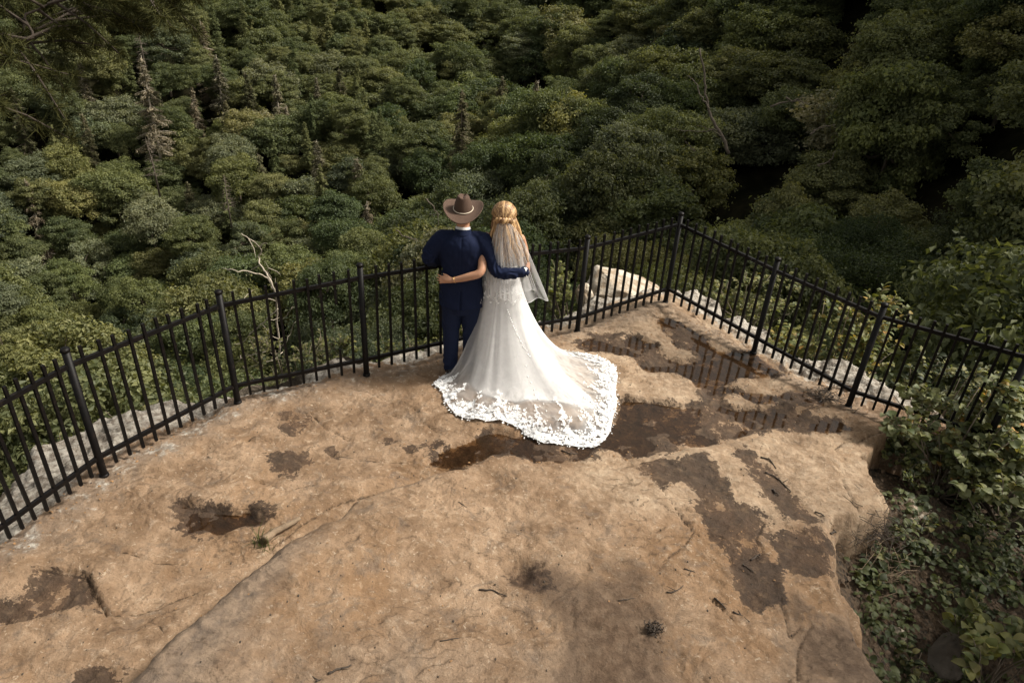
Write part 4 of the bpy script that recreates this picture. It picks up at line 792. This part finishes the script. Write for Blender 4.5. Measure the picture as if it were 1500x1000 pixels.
for t in np.linspace(0, 1, 38):                            # covered buttons down the back seam, on the skirt itself
    k_ = np.argmin(np.hypot(su - (736 + 16 * t + 52 * t ** 2), sv - (420 + 140 * t)) + 400 * (sdp > 7.4 - .9 * t)); p = fl_[k_]; d_ = np.array([p[0], p[1], .2]); d_ /= np.linalg.norm(d_); bt.add(*ball(p + d_ * .006, .0075, 8, 6))
bo = bt.build('covered_buttons', M['lace'], dress); bo['kind'] = 'stuff'
# hair
hair = empty('hair', (0, 0, 0)); hair.parent = bride; g = np.random.default_rng(5); mb = MB()
mb.add(*ball((0, -.006, 1.632), (.098, .106, .108), 28, 18), .1)
for q in range(26):                                        # combed strands over the crown of the head, gathered at the back
    a_ = math.pi * (q + .5) / 26; x0 = .100 * math.cos(a_); z0 = 1.632 + .110 * math.sin(a_); P = curve_pts([(x0, .045, z0 - .012), (x0 * 1.02, -.03, z0 + .002), (x0 * .72, -.085, 1.632 + (z0 - 1.632) * .62), (x0 * .30, -.112, 1.625)], 10); mb.add(*tube(P, [.010, .0125, .013, .0135, .013, .0125, .012, .011, .010, .009], 7), g.normal(0, .45))
mb.build('updo', M['hair'], hair); mb = MB()
for q in range(3):                                         # braid across the back of the head
    t = np.linspace(-1, 1, 40); P = np.stack([.088 * t, -.118 + .044 * t * t + .015 * np.sin(t * 7 + q * 2.1), 1.610 - .004 * t * t + .019 * np.cos(t * 7 + q * 2.1)], 1); mb.add(*tube(P, .0155 * (1 - .3 * t * t), 9, True, None, .07, q), q - 1)
mb.add(*ball((0, -.112, 1.610), (.055, .022, .022)), -.5)
mb.build('braid', M['hair'], hair); mb = MB()
for q in range(230):                                       # long loose waves
    t = g.uniform(-1, 1); x0 = .094 * t; y0 = -.085 + .09 * abs(t) ** 1.6 - g.uniform(0, .018); x1 = .165 * t + .055 + g.normal(0, .022); L = g.uniform(.34, .44); ph = g.uniform(0, 6.28); s_ = np.linspace(0, 1, 14)
    x = x0 + (x1 - x0) * s_ ** .8 + .020 * np.sin(s_ * 11 + ph) * s_; y = y0 - .045 * np.sin(s_ * 2.2) + .010 * np.cos(s_ * 10 + ph) * s_ - .030 * s_ * (1 - t * t); z = 1.63 - .02 * abs(t) - L * s_
    mb.add(*tube(np.stack([x, y, z], 1), .0085 * (1 - .55 * s_) + .002, 6), g.normal(0, .7))
mb.build('loose_waves', M['hair'], hair)
# veil: two layers of net from the comb below the braid
vl = empty('veil', (0, 0, 0)); vl.parent = bride
for nm, wL, wR, Lv, yo, sd0 in (('veil_layer', -.12, .27, .66, .0, 3), ('veil_layer', -.17, .385, .74, -.022, 8)):
    NU, NV = 90, 50; u = np.linspace(-1, 1, NU); rowsV = []
    for v in np.linspace(0, 1, NV):
        half = np.where(u < 0, -wL, wR); e = v ** .62; x = u * (.046 + (half - .046) * e) + .02 * v + .05 * v * v * np.clip(u, 0, 1); fold_ = (.007 + .016 * v) * np.sin(u * 17 + 3 * vnoise2(u * 3 + sd0, u * 0 + v * 1.5, sd0)) * (.2 + v)
        y = -.118 - .075 * np.sin(min(v * 2.3, 1.57)) - .030 * v + .15 * np.abs(u) ** 2.4 * e + fold_ + yo; z = 1.598 - Lv * v * (1 - .10 * (1 - np.abs(u))) + .012 * np.sin(u * 15 + sd0) * v
        y = np.minimum(y, np.where(z < 1.30, -.165 - .13 * smooth(1.27, .95, z) * (1 - np.abs(u) ** 2 * .6) + .28 * np.abs(u) ** 3 + fold_, 9)); rowsV.append(np.stack([x, y, z], 1))
    mb = MB(); mb.add(np.concatenate(rowsV), grid_faces(NU, NV)); o = mb.build(nm, M['veil'], vl)
    ed = np.concatenate([np.array([r_[0] for r_ in rowsV[6:]]), rowsV[-1], np.array([r_[-1] for r_ in rowsV[:5:-1]])]); mb = MB(); mb.add(*tube(ed[::2], .0014, 5, False)); 
    mb.build('veil_edging', M['lace'], vl)

# ------------------------------------------------------------------ plants, rocks and litter round the ledge
def oval_leaf(name, mat, aspect=.62, curl=.10, n=5):
    """one real leaf: pointed oval, folded along the midrib, drooping tip; length 1 along +Y"""
    V, F = [], []
    for i in range(n + 1):
        t = i / n; wd = aspect * .5 * math.sin(math.pi * t ** .85) ** .8 if 0 < t < 1 else 0.0; z = curl * (1 - (2 * t - 1) ** 2) - .5 * curl * t * t
        V += [(-wd, t, z + wd * .30), (0, t, z), (wd, t, z + wd * .30)]
    for i in range(n):
        a = i * 3; F += [(a, a + 1, a + 4, a + 3), (a + 1, a + 2, a + 5, a + 4)]
    return np.array(V), np.array(F), np_mesh(name, V, np.array(F), mat, True, {'tint': np.zeros(len(V))})
LV, LF, LEAF = oval_leaf('leaf', M['leaf'], .66)
LV2, LF2, LEAF2 = oval_leaf('leaf', M['leaf'], .85, .14)
def basis(d, up):
    d = d / np.linalg.norm(d); x = np.cross(d, up); x /= np.linalg.norm(x) + 1e-9; return np.stack([x, d, np.cross(x, d)], 1)
def shrub(name, label, cat, base, rad, n_all, n_sep, size, tints, seed, group=None, shape=(LV, LF, LEAF), stems=14, lumps=9, upright=None):
    """woody stems with single leaves in sprays; those nearest the viewer are separate leaves, the rest one mass"""
    g = np.random.default_rng(seed); base = np.asarray(base, float); rad = np.asarray(rad, float); t = tag(empty(name, base), label, cat, group); sb = MB(); L = []
    lump = [g.uniform(-1, 1, 3) * [.7, .7, .45] + [0, 0, .55] for _ in range(lumps)]
    if upright is not None: lump += [np.asarray(u_) for u_ in upright]
    per = n_all // len(lump)
    for k_, c in enumerate(lump):
        c3 = c * rad + [0, 0, rad[2] * .35]
        for q in range(max(2, stems // len(lump) + 1)):
            e = c3 + g.normal(0, .22, 3) * rad; mid = e * .5 + g.normal(0, .08, 3) * rad + [0, 0, -.05 * rad[2]]; sb.add(*tube(curve_pts([g.normal(0, .05, 3) * rad, mid, e], 7), np.linspace(.010, .003, 7) * (rad[2] / .6) ** .5, 5))
        for q in range(max(4, per // 9)):
            d0 = g.standard_normal(3); d0[2] = abs(d0[2]) * .8 + .1; d0 /= np.linalg.norm(d0); tip = c3 + d0 * rad * g.uniform(.20, .48); root = tip - d0 * g.uniform(.10, .22) * rad.mean() * 1.2 - [0, 0, .06 * rad[2]]; sb.add(*tube([root, (root + tip) / 2 + [0, 0, .02], tip], [.0035, .003, .0015], 4, False))
            tw = g.normal(0, .30)
            for m in range(9):
                f = (m + .5) / 9; p = root * (1 - f) + tip * f; sd_ = np.cross(d0, [0, 0, 1.0]); sd_ /= np.linalg.norm(sd_) + 1e-9; dirv = d0 * g.uniform(.2, .8) + sd_ * (1 if m % 2 else -1) * g.uniform(.6, 1.1) + [0, 0, g.normal(-.12, .22)]; up = np.array([0, 0, 1.0]) + g.normal(0, .38, 3); L.append((p, dirv / np.linalg.norm(dirv), up, size * g.uniform(.6, 1.25), np.clip(tw + g.normal(0, .3), -1, 1), g.choice(len(tints), p=[x[1] for x in tints])))
    dist = np.array([np.linalg.norm(p + base - [0, 0, CAM_Z]) - .5 * p[2] for p, *_ in L]); order = np.argsort(dist); sep = set(order[:n_sep].tolist()); mass = {}
    for i_, (p, d, up, s_, tn, ci_) in enumerate(L):
        B = basis(d, up)
        if i_ in sep:
            o = obj('leaf', shape[2], t); o.matrix_local = Matrix([[*(B[r_] * s_), p[r_]] for r_ in range(3)] + [[0, 0, 0, 1]]); f = 1 + .35 * tn; o.color = (*[c * f for c in tints[ci_][0]], 1)
        else: mass.setdefault(ci_, MB()).add((shape[0] * s_) @ B.T + p, shape[1], tn)
    for ci_, mb_ in mass.items(): o = mb_.build('foliage', M['leaf'], t); o.color = (*tints[ci_][0], 1); o['kind'] = 'stuff'
    sb.build('stems', M['bark'], t); return t
DG = (.055, .068, .034); MG = (.118, .142, .060); YG = (.150, .158, .050); YL = (.34, .24, .075); OL = (.145, .145, .060); GG = (.185, .21, .125)
q = at_z(1405, 652, .12); shrub('shrub', 'leafy grey-green shrub with rounded leaves in front of the fence at its lowest corner', 'shrub', (q[0], q[1], -.46), (.66, .58, .60), 1900, 240, .076, [(GG, .5), (MG, .3), (OL, .17), (YL, .03)], 401, shape=(LV2, LF2, LEAF2), lumps=13, upright=[(.55, .25, 1.35), (.60, .30, 1.05)])
q = at_z(1505, 700, .10); shrub('shrub', 'dense dull green shrub at the photo edge below the grey-green one', 'shrub', (q[0], q[1], -.50), (.62, .55, .58), 1200, 120, .074, [(GG, .4), (OL, .4), (MG, .2)], 402, shape=(LV2, LF2, LEAF2))
q = at_z(1480, 945, -.2); shrub('shrub', 'yellow-green broad-leaved sapling in the bottom corner beside the dark rock', 'shrub', (q[0], q[1], -.75), (.42, .42, .55), 420, 110, .082, [(OL, .5), (YG, .25), (MG, .25)], 403, shape=(LV2, LF2, LEAF2), lumps=7)
q = at_z(1490, 820, -.25); shrub('shrub', 'sparse dark shrub in the shade between sapling and dull green shrub', 'shrub', (q[0], q[1], -.85), (.55, .5, .42), 600, 60, .062, [(DG, .7), (MG, .3)], 404)
for i_, (px, py, lab, n_, sz) in enumerate([(1290, 862, 'low dark broad-leaved plant against the slab edge', 150, .068), (1345, 800, 'low green plant on the earth beside the dried tuft', 170, .058), (1420, 800, 'low olive plant under the dull green shrub', 190, .055), (1330, 725, 'small dark plant in the crack where slab meets earth', 150, .05), (1400, 880, 'straggly low plant above the dark rock', 140, .055), (1305, 668, 'trailing plant hanging over the ledge end beside the grey-green shrub', 220, .066), (1325, 700, 'low leafy plant between the ledge end and the slab corner', 200, .066), (1350, 975, 'small dark plant below the dark rock at the photo bottom', 130, .055)]):
    q = at_z(px, py, -.40); shrub('ground_plant', lab, 'plant', (q[0], q[1], zbank(q[0], q[1]) - .02), (.26, .24, .17), n_, 30, sz, [(DG, .4), (MG, .35), (OL, .25)], 420 + i_, 'low plants on the earth bank', lumps=5)
q = at_y(1215, 520, 7.55); shrub('shrub', 'sunlit shrub with yellowing leaves behind the right run of fence', 'shrub', (q[0], q[1], -1.45), (.85, .55, 1.0), 2300, 270, .085, [(YG, .42), (MG, .38), (YL, .12), (OL, .08)], 431, lumps=15, upright=[(.45, .1, 1.22), (.55, .1, 1.05), (-.75, .1, .72), (-.5, 0, .55)])
q = at_y(1385, 560, 7.0); shrub('shrub', 'darker shrub continuing from the yellowing one towards the photo edge', 'shrub', (q[0], q[1], -1.5), (.7, .6, .85), 1300, 80, .08, [(DG, .55), (OL, .35), (YG, .1)], 432, lumps=10)
q = at_y(1090, 455, 8.9); shrub('shrub', 'small dusky shrub low behind the fence next to its corner post', 'shrub', (q[0], q[1], -1.0), (.7, .5, .6), 900, 40, .06, [(MG, .5), (OL, .4), (YG, .1)], 433)
q = at_y(838, 470, 8.1); shrub('shrub', 'light green feathery shrub between the bride and the white boulder', 'shrub', (q[0], q[1], -.95), (.36, .35, .75), 1300, 60, .05, [(YG, .6), (MG, .4)], 434)
for i_, (px, py, y_, lab, rx, rz, tn) in enumerate([(600, 512, 7.4, 'bright yellow-green shrub behind the fence beside the groom', .55, .75, YG), (505, 515, 7.3, 'bright green shrub behind the fence under the dead branches', .50, .70, YG), (425, 525, 7.4, 'olive shrub tangled with dead branches behind the fence', .55, .85, OL), (690, 480, 8.2, 'pale shrub glimpsed between the groom and the bride', .5, .7, YG), (330, 520, 7.6, 'mid green shrub behind the fence left of the dead branches', .7, .75, MG), (225, 540, 7.2, 'dull green shrub under the left rim of the ledge', .7, .7, OL), (90, 590, 6.7, 'dry-looking olive shrub below the far left fence', .7, .7, OL)]):
    q = at_y(px, py, y_); shrub('shrub', lab, 'shrub', (q[0], q[1], q[2] - 1.05 - .75 * (i_ > 3)), (rx, .5, rz), 1500, 40, .052, [(tuple(c_ * .72 for c_ in tn), .6), (DG, .28), (YG, .12)], 440 + i_, 'shrubs on the cliff edge beyond the fence', lumps=11)

# the bleached dead tree behind the fence
dt = tag(empty('dead_tree', at_y(415, 520, 8.4)), 'bleached bare dead tree with twisted white limbs behind the left fence', 'dead tree'); D0 = np.array(dt.location); g = np.random.default_rng(9)
limbs_px = [([(410,520),(406,470),(405,440),(402,425),(396,410),(388,396),(380,385),(379,375),(383,368),(378,360),(365,350),(352,342)], .026), ([(404,432),(399,420),(392,408),(380,402),(360,397),(340,395),(325,393)], .022), ([(380,362),(386,357),(391,356)], .010), ([(398,412),(392,392),(387,384)], .010), ([(408,452),(390,470),(372,484),(356,500),(342,506)], .016), ([(412,500),(395,488),(384,474)], .011), ([(410,505),(385,516),(362,522),(345,530)], .013), ([(412,510),(425,490),(432,470)], .010), ([(405,440),(385,436),(365,437),(355,439)], .010), ([(414,515),(398,528),(380,532),(352,545)], .011), ([(408,470),(420,462),(428,448)], .009)]
for pl_, r_ in limbs_px:
    m_ = len(pl_); P = np.array([at_y(*p_, 8.4 + .25 * math.sin(i_ * .9 + r_ * 300)) for i_, p_ in enumerate(pl_)]) - D0; C = curve_pts(P, m_ * 3); C += g.normal(0, .006, C.shape); mb = MB(); mb.add(*tube(C, np.linspace(r_, r_ * .35, len(C)) * .55, 7))
    for _ in range(m_ // 3):
        b = C[g.integers(len(C) // 4, len(C))]; e = b + g.normal(0, .11, 3); mb.add(*tube([b, (b + e) / 2 + g.normal(0, .02, 3), e], [.005, .004, .0015], 4, False))
    mb.build('limb', M['dead_bark'], dt)
# rocks
def rock(name, label, cat, loc, rad, seed, mat, kf=1.4, rz=0, slant=None, group=None):
    g = np.random.default_rng(seed); V, F = ball((0, 0, 0), 1.0, 64, 40); d = V / np.linalg.norm(V, axis=1, keepdims=True)
    P = d * (1 + .22 * vnoise3(d * kf + seed, seed) + .10 * vnoise3(d * kf * 2.6, seed + 1))[:, None]
    for _ in range(9):                                     # flat broken faces
        nn = g.standard_normal(3); nn /= np.linalg.norm(nn); h = g.uniform(.68, .9); e = P @ nn - h; P = P - np.outer(np.maximum(e, 0) * .85, nn)
    if slant is not None: e = P @ np.asarray(slant[:3]) - slant[3]; P = P - np.outer(np.maximum(e, 0), slant[:3])
    P = P + d * (.035 * vnoise3(d * 7, seed + 2) + .018 * vnoise3(d * 17, seed + 3))[:, None]
    o = obj(name, np_mesh(name, P * rad, F, mat)); o.location = loc; o.rotation_euler = (0, 0, rz); return tag(o, label, cat, group)
q = at_y(915, 430, 8.75); rock('boulder', 'big white-topped boulder just outside the fence beside the corner post', 'boulder', (q[0], q[1], -.36), (.62, .46, .38), 27, M['pale'], 1.1, .0, (.44, 0, .898, .40))
q = at_y(853, 460, 8.2); rock('rock', 'small pale rock leaning against the white-topped boulder', 'rock', (q[0], q[1], -.20), (.12, .13, .18), 8, M['pale'])
q = at_z(1405, 935, -.45); rock('rock', 'dark shaded rock half buried among plants in the bottom corner', 'rock', (q[0], q[1], -.72), (.24, .20, .25), 12, M['shade_rock'], 1.3, .6)
q = at_z(1322, 905, -.40); rock('rock', 'small grey rock between the slab edge and the dark rock', 'rock', (q[0], q[1], -.62), (.10, .09, .12), 15, M['pale'], 1.3, .2)
q = at_z(1345, 745, -.3); rock('rock', 'flat tan stone at the slab corner under the grey-green shrub', 'rock', (q[0], q[1], -.36), (.20, .16, .11), 18, M['pale'], 1.3, .8)
# driftwood lying in the cleft, and sticks on the slab
def stick(label, pl_, r_, zf, name='twig', mat='twig', group='dark twigs scattered on the slab', cat='twig', k=3):
    P = np.array([[*at_z(*p_, .2)[:2], 0] for p_ in pl_]);
    for _ in range(4): P = np.array([[*at_z(p_[0], p_[1], P[i_, 2])[:2], zf(*at_z(p_[0], p_[1], P[i_, 2])[:2])] for i_, p_ in enumerate(pl_)])
    P[:, 2] += r_ * .9; o_ = P.mean(0); C = curve_pts(P - o_, len(P) * k); C += rng.normal(0, r_ * (.35 if name == 'twig' else .06), C.shape); mb = MB(); mb.add(*tube(C, r_ * np.linspace(1.1, .5, len(C)), 8, True, None, .12 if name == 'twig' else .05, len(pl_)))
    if name == 'twig' and len(C) > 5: b = C[len(C) // 2]; mb.add(*tube([b, b + rng.normal(0, r_ * 5, 3) * [1, 1, .25]], [r_ * .6, r_ * .3], 5))
    o = mb.build(name, M[mat]); o.location = o_; return tag(o, label, cat, group)
zz = lambda x, y: max(zledge(x, y), zslab_at(x, y) if sdf(np.array([x]), np.array([y]), slab_xy)[0] > 0 else -9)
lg = stick('weathered split log wedged in the cleft left of the slab', [(388, 795), (402, 783), (420, 774), (441, 764)], .030, lambda x, y: zledge(x, y) + .015, 'driftwood_log', 'log', None, 'log', 5)
for lab, pl_, r_ in [('curved dark twig in the middle of the slab left of the bowl', [(702,864),(722,865),(742,873)], .006), ('straight dark twig near the photo bottom centre', [(480,987),(498,980),(516,975)], .007), ('short pale-ended twig left of the bottom twig', [(463,999),(470,995)], .006), ('long dark stick along the wet streak nearest the shrubs', [(1120,692),(1136,700),(1150,712),(1158,722)], .007), ('forked stick at the head of the wet streak', [(1114,670),(1126,674),(1136,686)], .008), ('stubby black stick in the middle of the wet streak', [(1131,717),(1140,726)], .009), ('twig pointing at the round wet patch from the earth', [(1215,784),(1224,780),(1236,770)], .008), ('thin twig crossing the dry neck above the round wet patch', [(1194,750),(1204,756),(1220,762)], .006), ('twig in the lower end of the broad wet streak', [(1100,821),(1108,816),(1113,812)], .007), ('slanting twig beside the broad wet streak', [(1088,827),(1098,834),(1105,838)], .005), ('slim twig on dry rock below the broad wet streak', [(1046,876),(1056,884),(1062,894)], .006), ('bent twig low on the grey part of the slab', [(1073,896),(1086,902),(1098,911)], .006), ('small twig on dry rock left of the broad wet streak', [(1002,833),(1018,838)], .005), ('hooked twig on the pale rock left of the grey stain', [(976,868),(990,866),(1000,858)], .005), ('thin twig beside the dry clump', [(905,880),(930,876)], .004), ('fine twig above the curved dark twig', [(672,735),(684,743)], .004), ('little twig far left of the bowl', [(645,938),(672,935)], .004), ('dark twig in the puddle edge beside the train', [(822,660),(838,665),(846,664)], .006)]:
    stick(lab, pl_, r_, zz)
def heap(name, label, cat, c, n_, L, rad, mat, seed, hz=.05, r_=.004):
    g = np.random.default_rng(seed); mb = MB()
    for _ in range(n_):
        p_ = g.normal(0, 1, 3) * [rad, rad, 0]; p_[2] = abs(g.normal(0, hz)); a_ = g.uniform(0, 6.28); d_ = np.array([math.cos(a_), math.sin(a_), g.normal(0, .3)]) * L * g.uniform(.4, 1.2); mb.add(*tube([p_ - d_ / 2, p_ + g.normal(0, .012, 3), p_ + d_ / 2], [r_, r_ * .8, r_ * .4], 5, False))
    o = mb.build(name, M[mat]); o.location = c; o['kind'] = 'stuff'; return tag(o, label, cat)
q = at_z(1212, 578); heap('twig_litter', 'dark twigs washed up at the foot of the fence post', 'twigs', (q[0], q[1], -.01), 70, .13, .10, 'twig', 3, .02)
q = on_slab((957, 925)); heap('bark_litter', 'crumbled dry clump on the bottom of the slab', 'litter', (q[0], q[1], zslab_at(*q[:2]) + .005), 60, .045, .022, 'twig', 4, .02)
q = at_z(1258, 768, -.1); heap('dry_tuft', 'dried dark plant tuft draped over the slab corner', 'dry plant', (q[0] + .03, q[1], -.16), 260, .20, .13, 'twig', 5, .10, .003)
q = at_z(1268, 810, -.25); heap('dry_tuft', 'dead stalks hanging below the slab corner on the earth', 'dry plant', (q[0] + .05, q[1], -.40), 200, .22, .14, 'log', 6, .09, .003)
# grass in the cleft
g = np.random.default_rng(12); mb = MB(); q = at_z(383, 797, .0)
for _ in range(42):
    p_ = g.normal(0, 1, 3) * [.045, .03, 0]; d_ = g.normal(0, .06, 2); h_ = g.uniform(.05, .13); s_ = np.array([-d_[1], d_[0]]) / (np.linalg.norm(d_) + 1e-6) * .0035
    V = [p_ + [*(s_), 0], p_ - [*(s_), 0], p_ + [*(d_ * .5 - s_ * .7), h_ * .7], p_ + [*(d_ * .5 + s_ * .7), h_ * .7], p_ + [*(d_ * 1.2), h_]]; mb.add(V, [np.array([[0, 1, 2, 3]]), np.array([[3, 2, 4]])], g.uniform(-1, 1))
o = mb.build('grass', M['leaf']); o.location = (q[0], q[1], zledge(q[0], q[1]) - .01); o.color = (.085, .095, .035, 1); tag(o, 'small green grass tuft in the cleft beside the log', 'grass', None, 'stuff')
# loose leaves and chips
g = np.random.default_rng(21); mb = MB(); mc = MB(); fl = []
for i_ in range(len(fence_xy) - 1):
    for _ in range(46): t = g.random(); fl.append((fence_xy[i_] * (1 - t) + fence_xy[i_ + 1] * t + g.normal(0, .09, 2), 0))
for _ in range(330): fl.append((g.uniform([-3.2, 2.3], [2.4, 6.4]), 1))
for _ in range(120): p_ = wet_polys[0][g.integers(len(wet_polys[0]))]; fl.append((p_ + g.normal(0, .06, 2), 0))
FX = np.array([p_[0] for p_ in fl]); FZ = np.maximum(ledge_height(FX[None, :, 0], FX[None, :, 1])[0], np.where(sdf(FX[:, 0], FX[:, 1], slab_xy) > .01, slab_height(FX[None, :, 0], FX[None, :, 1])[0][0], -9))
for (p_, kd), z_ in zip(fl, FZ):
    if z_ < -.3: continue
    d_ = g.standard_normal(3) * [1, 1, .12]; B = basis(d_, np.array([0, 0, 1.0]) + g.normal(0, .2, 3)); s_ = g.uniform(.010, .028) * (.75 if kd else 1)
    if kd and g.random() < .6: mc.add(*[x if i2 else x * [g.uniform(.003, .008), g.uniform(.004, .012), .004] + [*p_, z_ + .002] for i2, x in enumerate(ball((0, 0, 0), 1, 6, 4))])
    else: mb.add((LV * s_) @ B.T + [*p_, z_ + .003], LF, g.uniform(-1, 1))
o = mb.build('leaf_litter', M['dryleaf']); tag(o, 'tiny brown dry leaves strewn along the fence and puddles', 'litter', None, 'stuff')
o = mc.build('grit', M['pale'] if False else M['twig']); tag(o, 'dark specks of grit and bark lying on the rock', 'grit', None, 'stuff')
g = np.random.default_rng(22); mb = MB()
for _ in range(1100):
    x_, y_ = g.uniform([2.3, 2.0], [5.5, 5.4])
    if sdf(np.array([x_]), np.array([y_]), slab_xy)[0] > 0 or (x_ < 3.1 and y_ > 4.6): continue
    B = basis(g.standard_normal(3) * [1, 1, .2], np.array([0, 0, 1.0]) + g.normal(0, .35, 3)); mb.add((LV * g.uniform(.02, .055)) @ B.T + [x_, y_, zbank(x_, y_) + g.uniform(.02, .07)], LF, g.uniform(-1, 1))
o = mb.build('leaf_litter', M['mouldleaf']); tag(o, 'fallen brown leaves covering the earth bank under the shrubs', 'litter', None, 'stuff')
g = np.random.default_rng(23); mb = MB(); hubs = [(x_, y_) for x_, y_ in g.uniform([2.5, 1.9], [5.6, 5.4], (460, 2)) if sdf(np.array([x_]), np.array([y_]), slab_xy)[0] < -.04 and sdf(np.array([x_]), np.array([y_]), bank_xy)[0] > .06]
for x_, y_ in hubs:
    tn = g.normal(0, .5); h_ = g.uniform(.04, .20)
    for _ in range(16):
        a_ = g.uniform(0, 6.28); d_ = np.array([math.cos(a_), math.sin(a_), g.normal(-.1, .25)]); p_ = np.array([x_, y_, zbank(x_, y_) + h_ * g.uniform(.3, 1.1)]) + d_ * g.uniform(.01, .09); B = basis(d_, np.array([0, 0, 1.0]) + g.normal(0, .35, 3)); mb.add((LV * g.uniform(.032, .074)) @ B.T + p_, LF, np.clip(tn + g.normal(0, .3), -1, 1))
o = mb.build('undergrowth', M['leaf']); o.color = (.082, .096, .044, 1); tag(o, 'low dark undergrowth leaves covering the shaded earth bank', 'undergrowth', None, 'stuff')
# leaning broken tree on the right slope
lt = tag(empty('leaning_tree', at_y(1068, 222, 62)), 'pale leaning trunk broken at its foot amid dark foliage', 'tree'); O_ = np.array(lt.location); g = np.random.default_rng(31)
for pl_, r_ in [([(1068,226),(1058,200),(1045,176),(1040,165),(1034,140),(1032,110),(1025,70)], .34), ([(1040,160),(1026,140),(1020,122),(1008,112)], .16), ([(1052,190),(1030,192),(1000,192),(985,188)], .10), ([(1060,200),(1040,190),(1022,184)], .09), ([(1018,222),(1010,214),(1004,208)], .10)]:
    P = np.array([at_y(*p_, 62 + .3 * i_) for i_, p_ in enumerate(pl_)]) - O_; mb = MB(); C = curve_pts(P, 20); mb.add(*tube(C + g.normal(0, .05, C.shape), np.linspace(r_, r_ * .4, 20) * .46, 7)); mb.build('trunk' if r_ > .3 else 'limb', M['snag_bark'], lt)
for i_, (pl_, lab) in enumerate([([(1130,155),(1160,148),(1185,152)], 'pale bare branch high on the dark right slope'), ([(1150,143),(1168,148),(1176,140)], 'short forked pale branch beside the higher bare one'), ([(1186,196),(1200,188),(1222,182)], 'pale bare branch halfway up the right slope'), ([(1198,243),(1214,236),(1224,222)], 'pale curved branch low on the right slope'), ([(580,335),(590,345),(612,352)], 'grey bare branch just beside the groom'), ([(625,292),(640,312),(642,330)], 'pale upright bare branch next to the cowboy hat')]):
    P = np.array([at_y(*p_, 58 if i_ < 4 else 62) for p_ in pl_]); o_ = P.mean(0); C = curve_pts(P - o_, 12); mb = MB(); mb.add(*tube(C + g.normal(0, .05, C.shape), np.linspace(.075, .02, 12), 5)); b = C[6]; mb.add(*tube([b, b + g.normal(0, .8, 3)], [.03, .015], 4)); o = mb.build('bare_branch', M['snag_bark']); o.location = o_; tag(o, lab, 'branch', 'bare branches showing in the woods')
# pine bough reaching in at the top, from a tree just outside the picture
pt = tag(empty('pine_tree', (-6.4, 3.4, -7)), 'dark pine bough reaching across the top corner', 'pine tree'); O_ = np.array(pt.location); g = np.random.default_rng(41); mb = MB(); mb.add(*tube([(0, 0, -2), (.1, 0, 5), (0, .1, 11), (.1, .1, 17)], [.24, .2, .16, .05], 10)); mb.build('trunk', M['bark'], pt); lb = MB(); nd = []
def bough(pts, r_, nsub):
    C = curve_pts(pts, 24); lb.add(*tube(C - O_, np.linspace(r_, r_ * .25, 24), 7))
    for q_ in range(nsub):
        t = g.uniform(.25, 1); b = C[int(t * 23)]; d_ = g.normal(0, 1, 3) * [.6, .5, .35] + (C[-1] - C[0]) / np.linalg.norm(C[-1] - C[0]) * .6; d_ /= np.linalg.norm(d_); L = g.uniform(.2, .55); e = b + d_ * L; lb.add(*tube(np.array([b, (b + e) / 2 + [0, 0, .03], e]) - O_, [.010, .007, .004], 5, False))
        for f in np.linspace(.45, 1.0, 4): nd.append((b + d_ * L * f, d_))
B0 = np.array([-6.3, 3.45, 4.2])
bough([B0, at_y(-80, 80, 4.6), at_y(40, 48, 4.7), at_y(100, 20, 4.9), at_y(150, -6, 5.0)], .015, 15)
bough([B0 + [0, 0, .5], at_y(-60, 30, 4.4), at_y(40, 20, 4.6), at_y(100, -12, 4.7)], .013, 12); bough([B0 + [0, 0, -.2], at_y(-120, 150, 4.2), at_y(-40, 90, 4.3), at_y(0, 60, 4.5)], .016, 6); bough([B0 + [0, 0, .9], at_y(60, -60, 4.6), at_y(220, -40, 4.9), at_y(300, -45, 5.1)], .03, 14)
Vs = []; 
for p_, d_ in nd:
    m = 70; dv = d_ * .55 + g.standard_normal((m, 3)) * .75; dv /= np.linalg.norm(dv, axis=1, keepdims=True); L = g.uniform(.07, .125, m)[:, None]; sd_ = np.cross(dv, g.standard_normal((m, 3))); sd_ = sd_ / np.linalg.norm(sd_, axis=1, keepdims=True) * .0024; b = p_ - O_ + g.normal(0, .012, (m, 3)); Vs.append(np.stack([b + sd_, b - sd_, b + dv * L], 1).reshape(-1, 3))
Vs = np.concatenate(Vs); lb.build('bough', M['twig'], pt); o = obj('needles', np_mesh('needles', Vs, np.arange(len(Vs)).reshape(-1, 3), M['needle'], False, {'tint': np.repeat(g.uniform(-1, 1, len(Vs) // 3), 3)}), pt); o.color = (.045, .048, .016, 1); o['kind'] = 'stuff'
# unseen tree added over the right corner to shade the slab's lower end
st = tag(empty('added_shade_tree', (10.2, 2.9, -1.4), .7), 'unseen broadleaf tree added beside the ledge to shade the slab corner', 'tree'); st.scale = (.60, .60, .80); o = obj('crown', BN[1][0], st); o.color = (.05, .062, .026, 1); obj('trunk', BN[1][1], st)
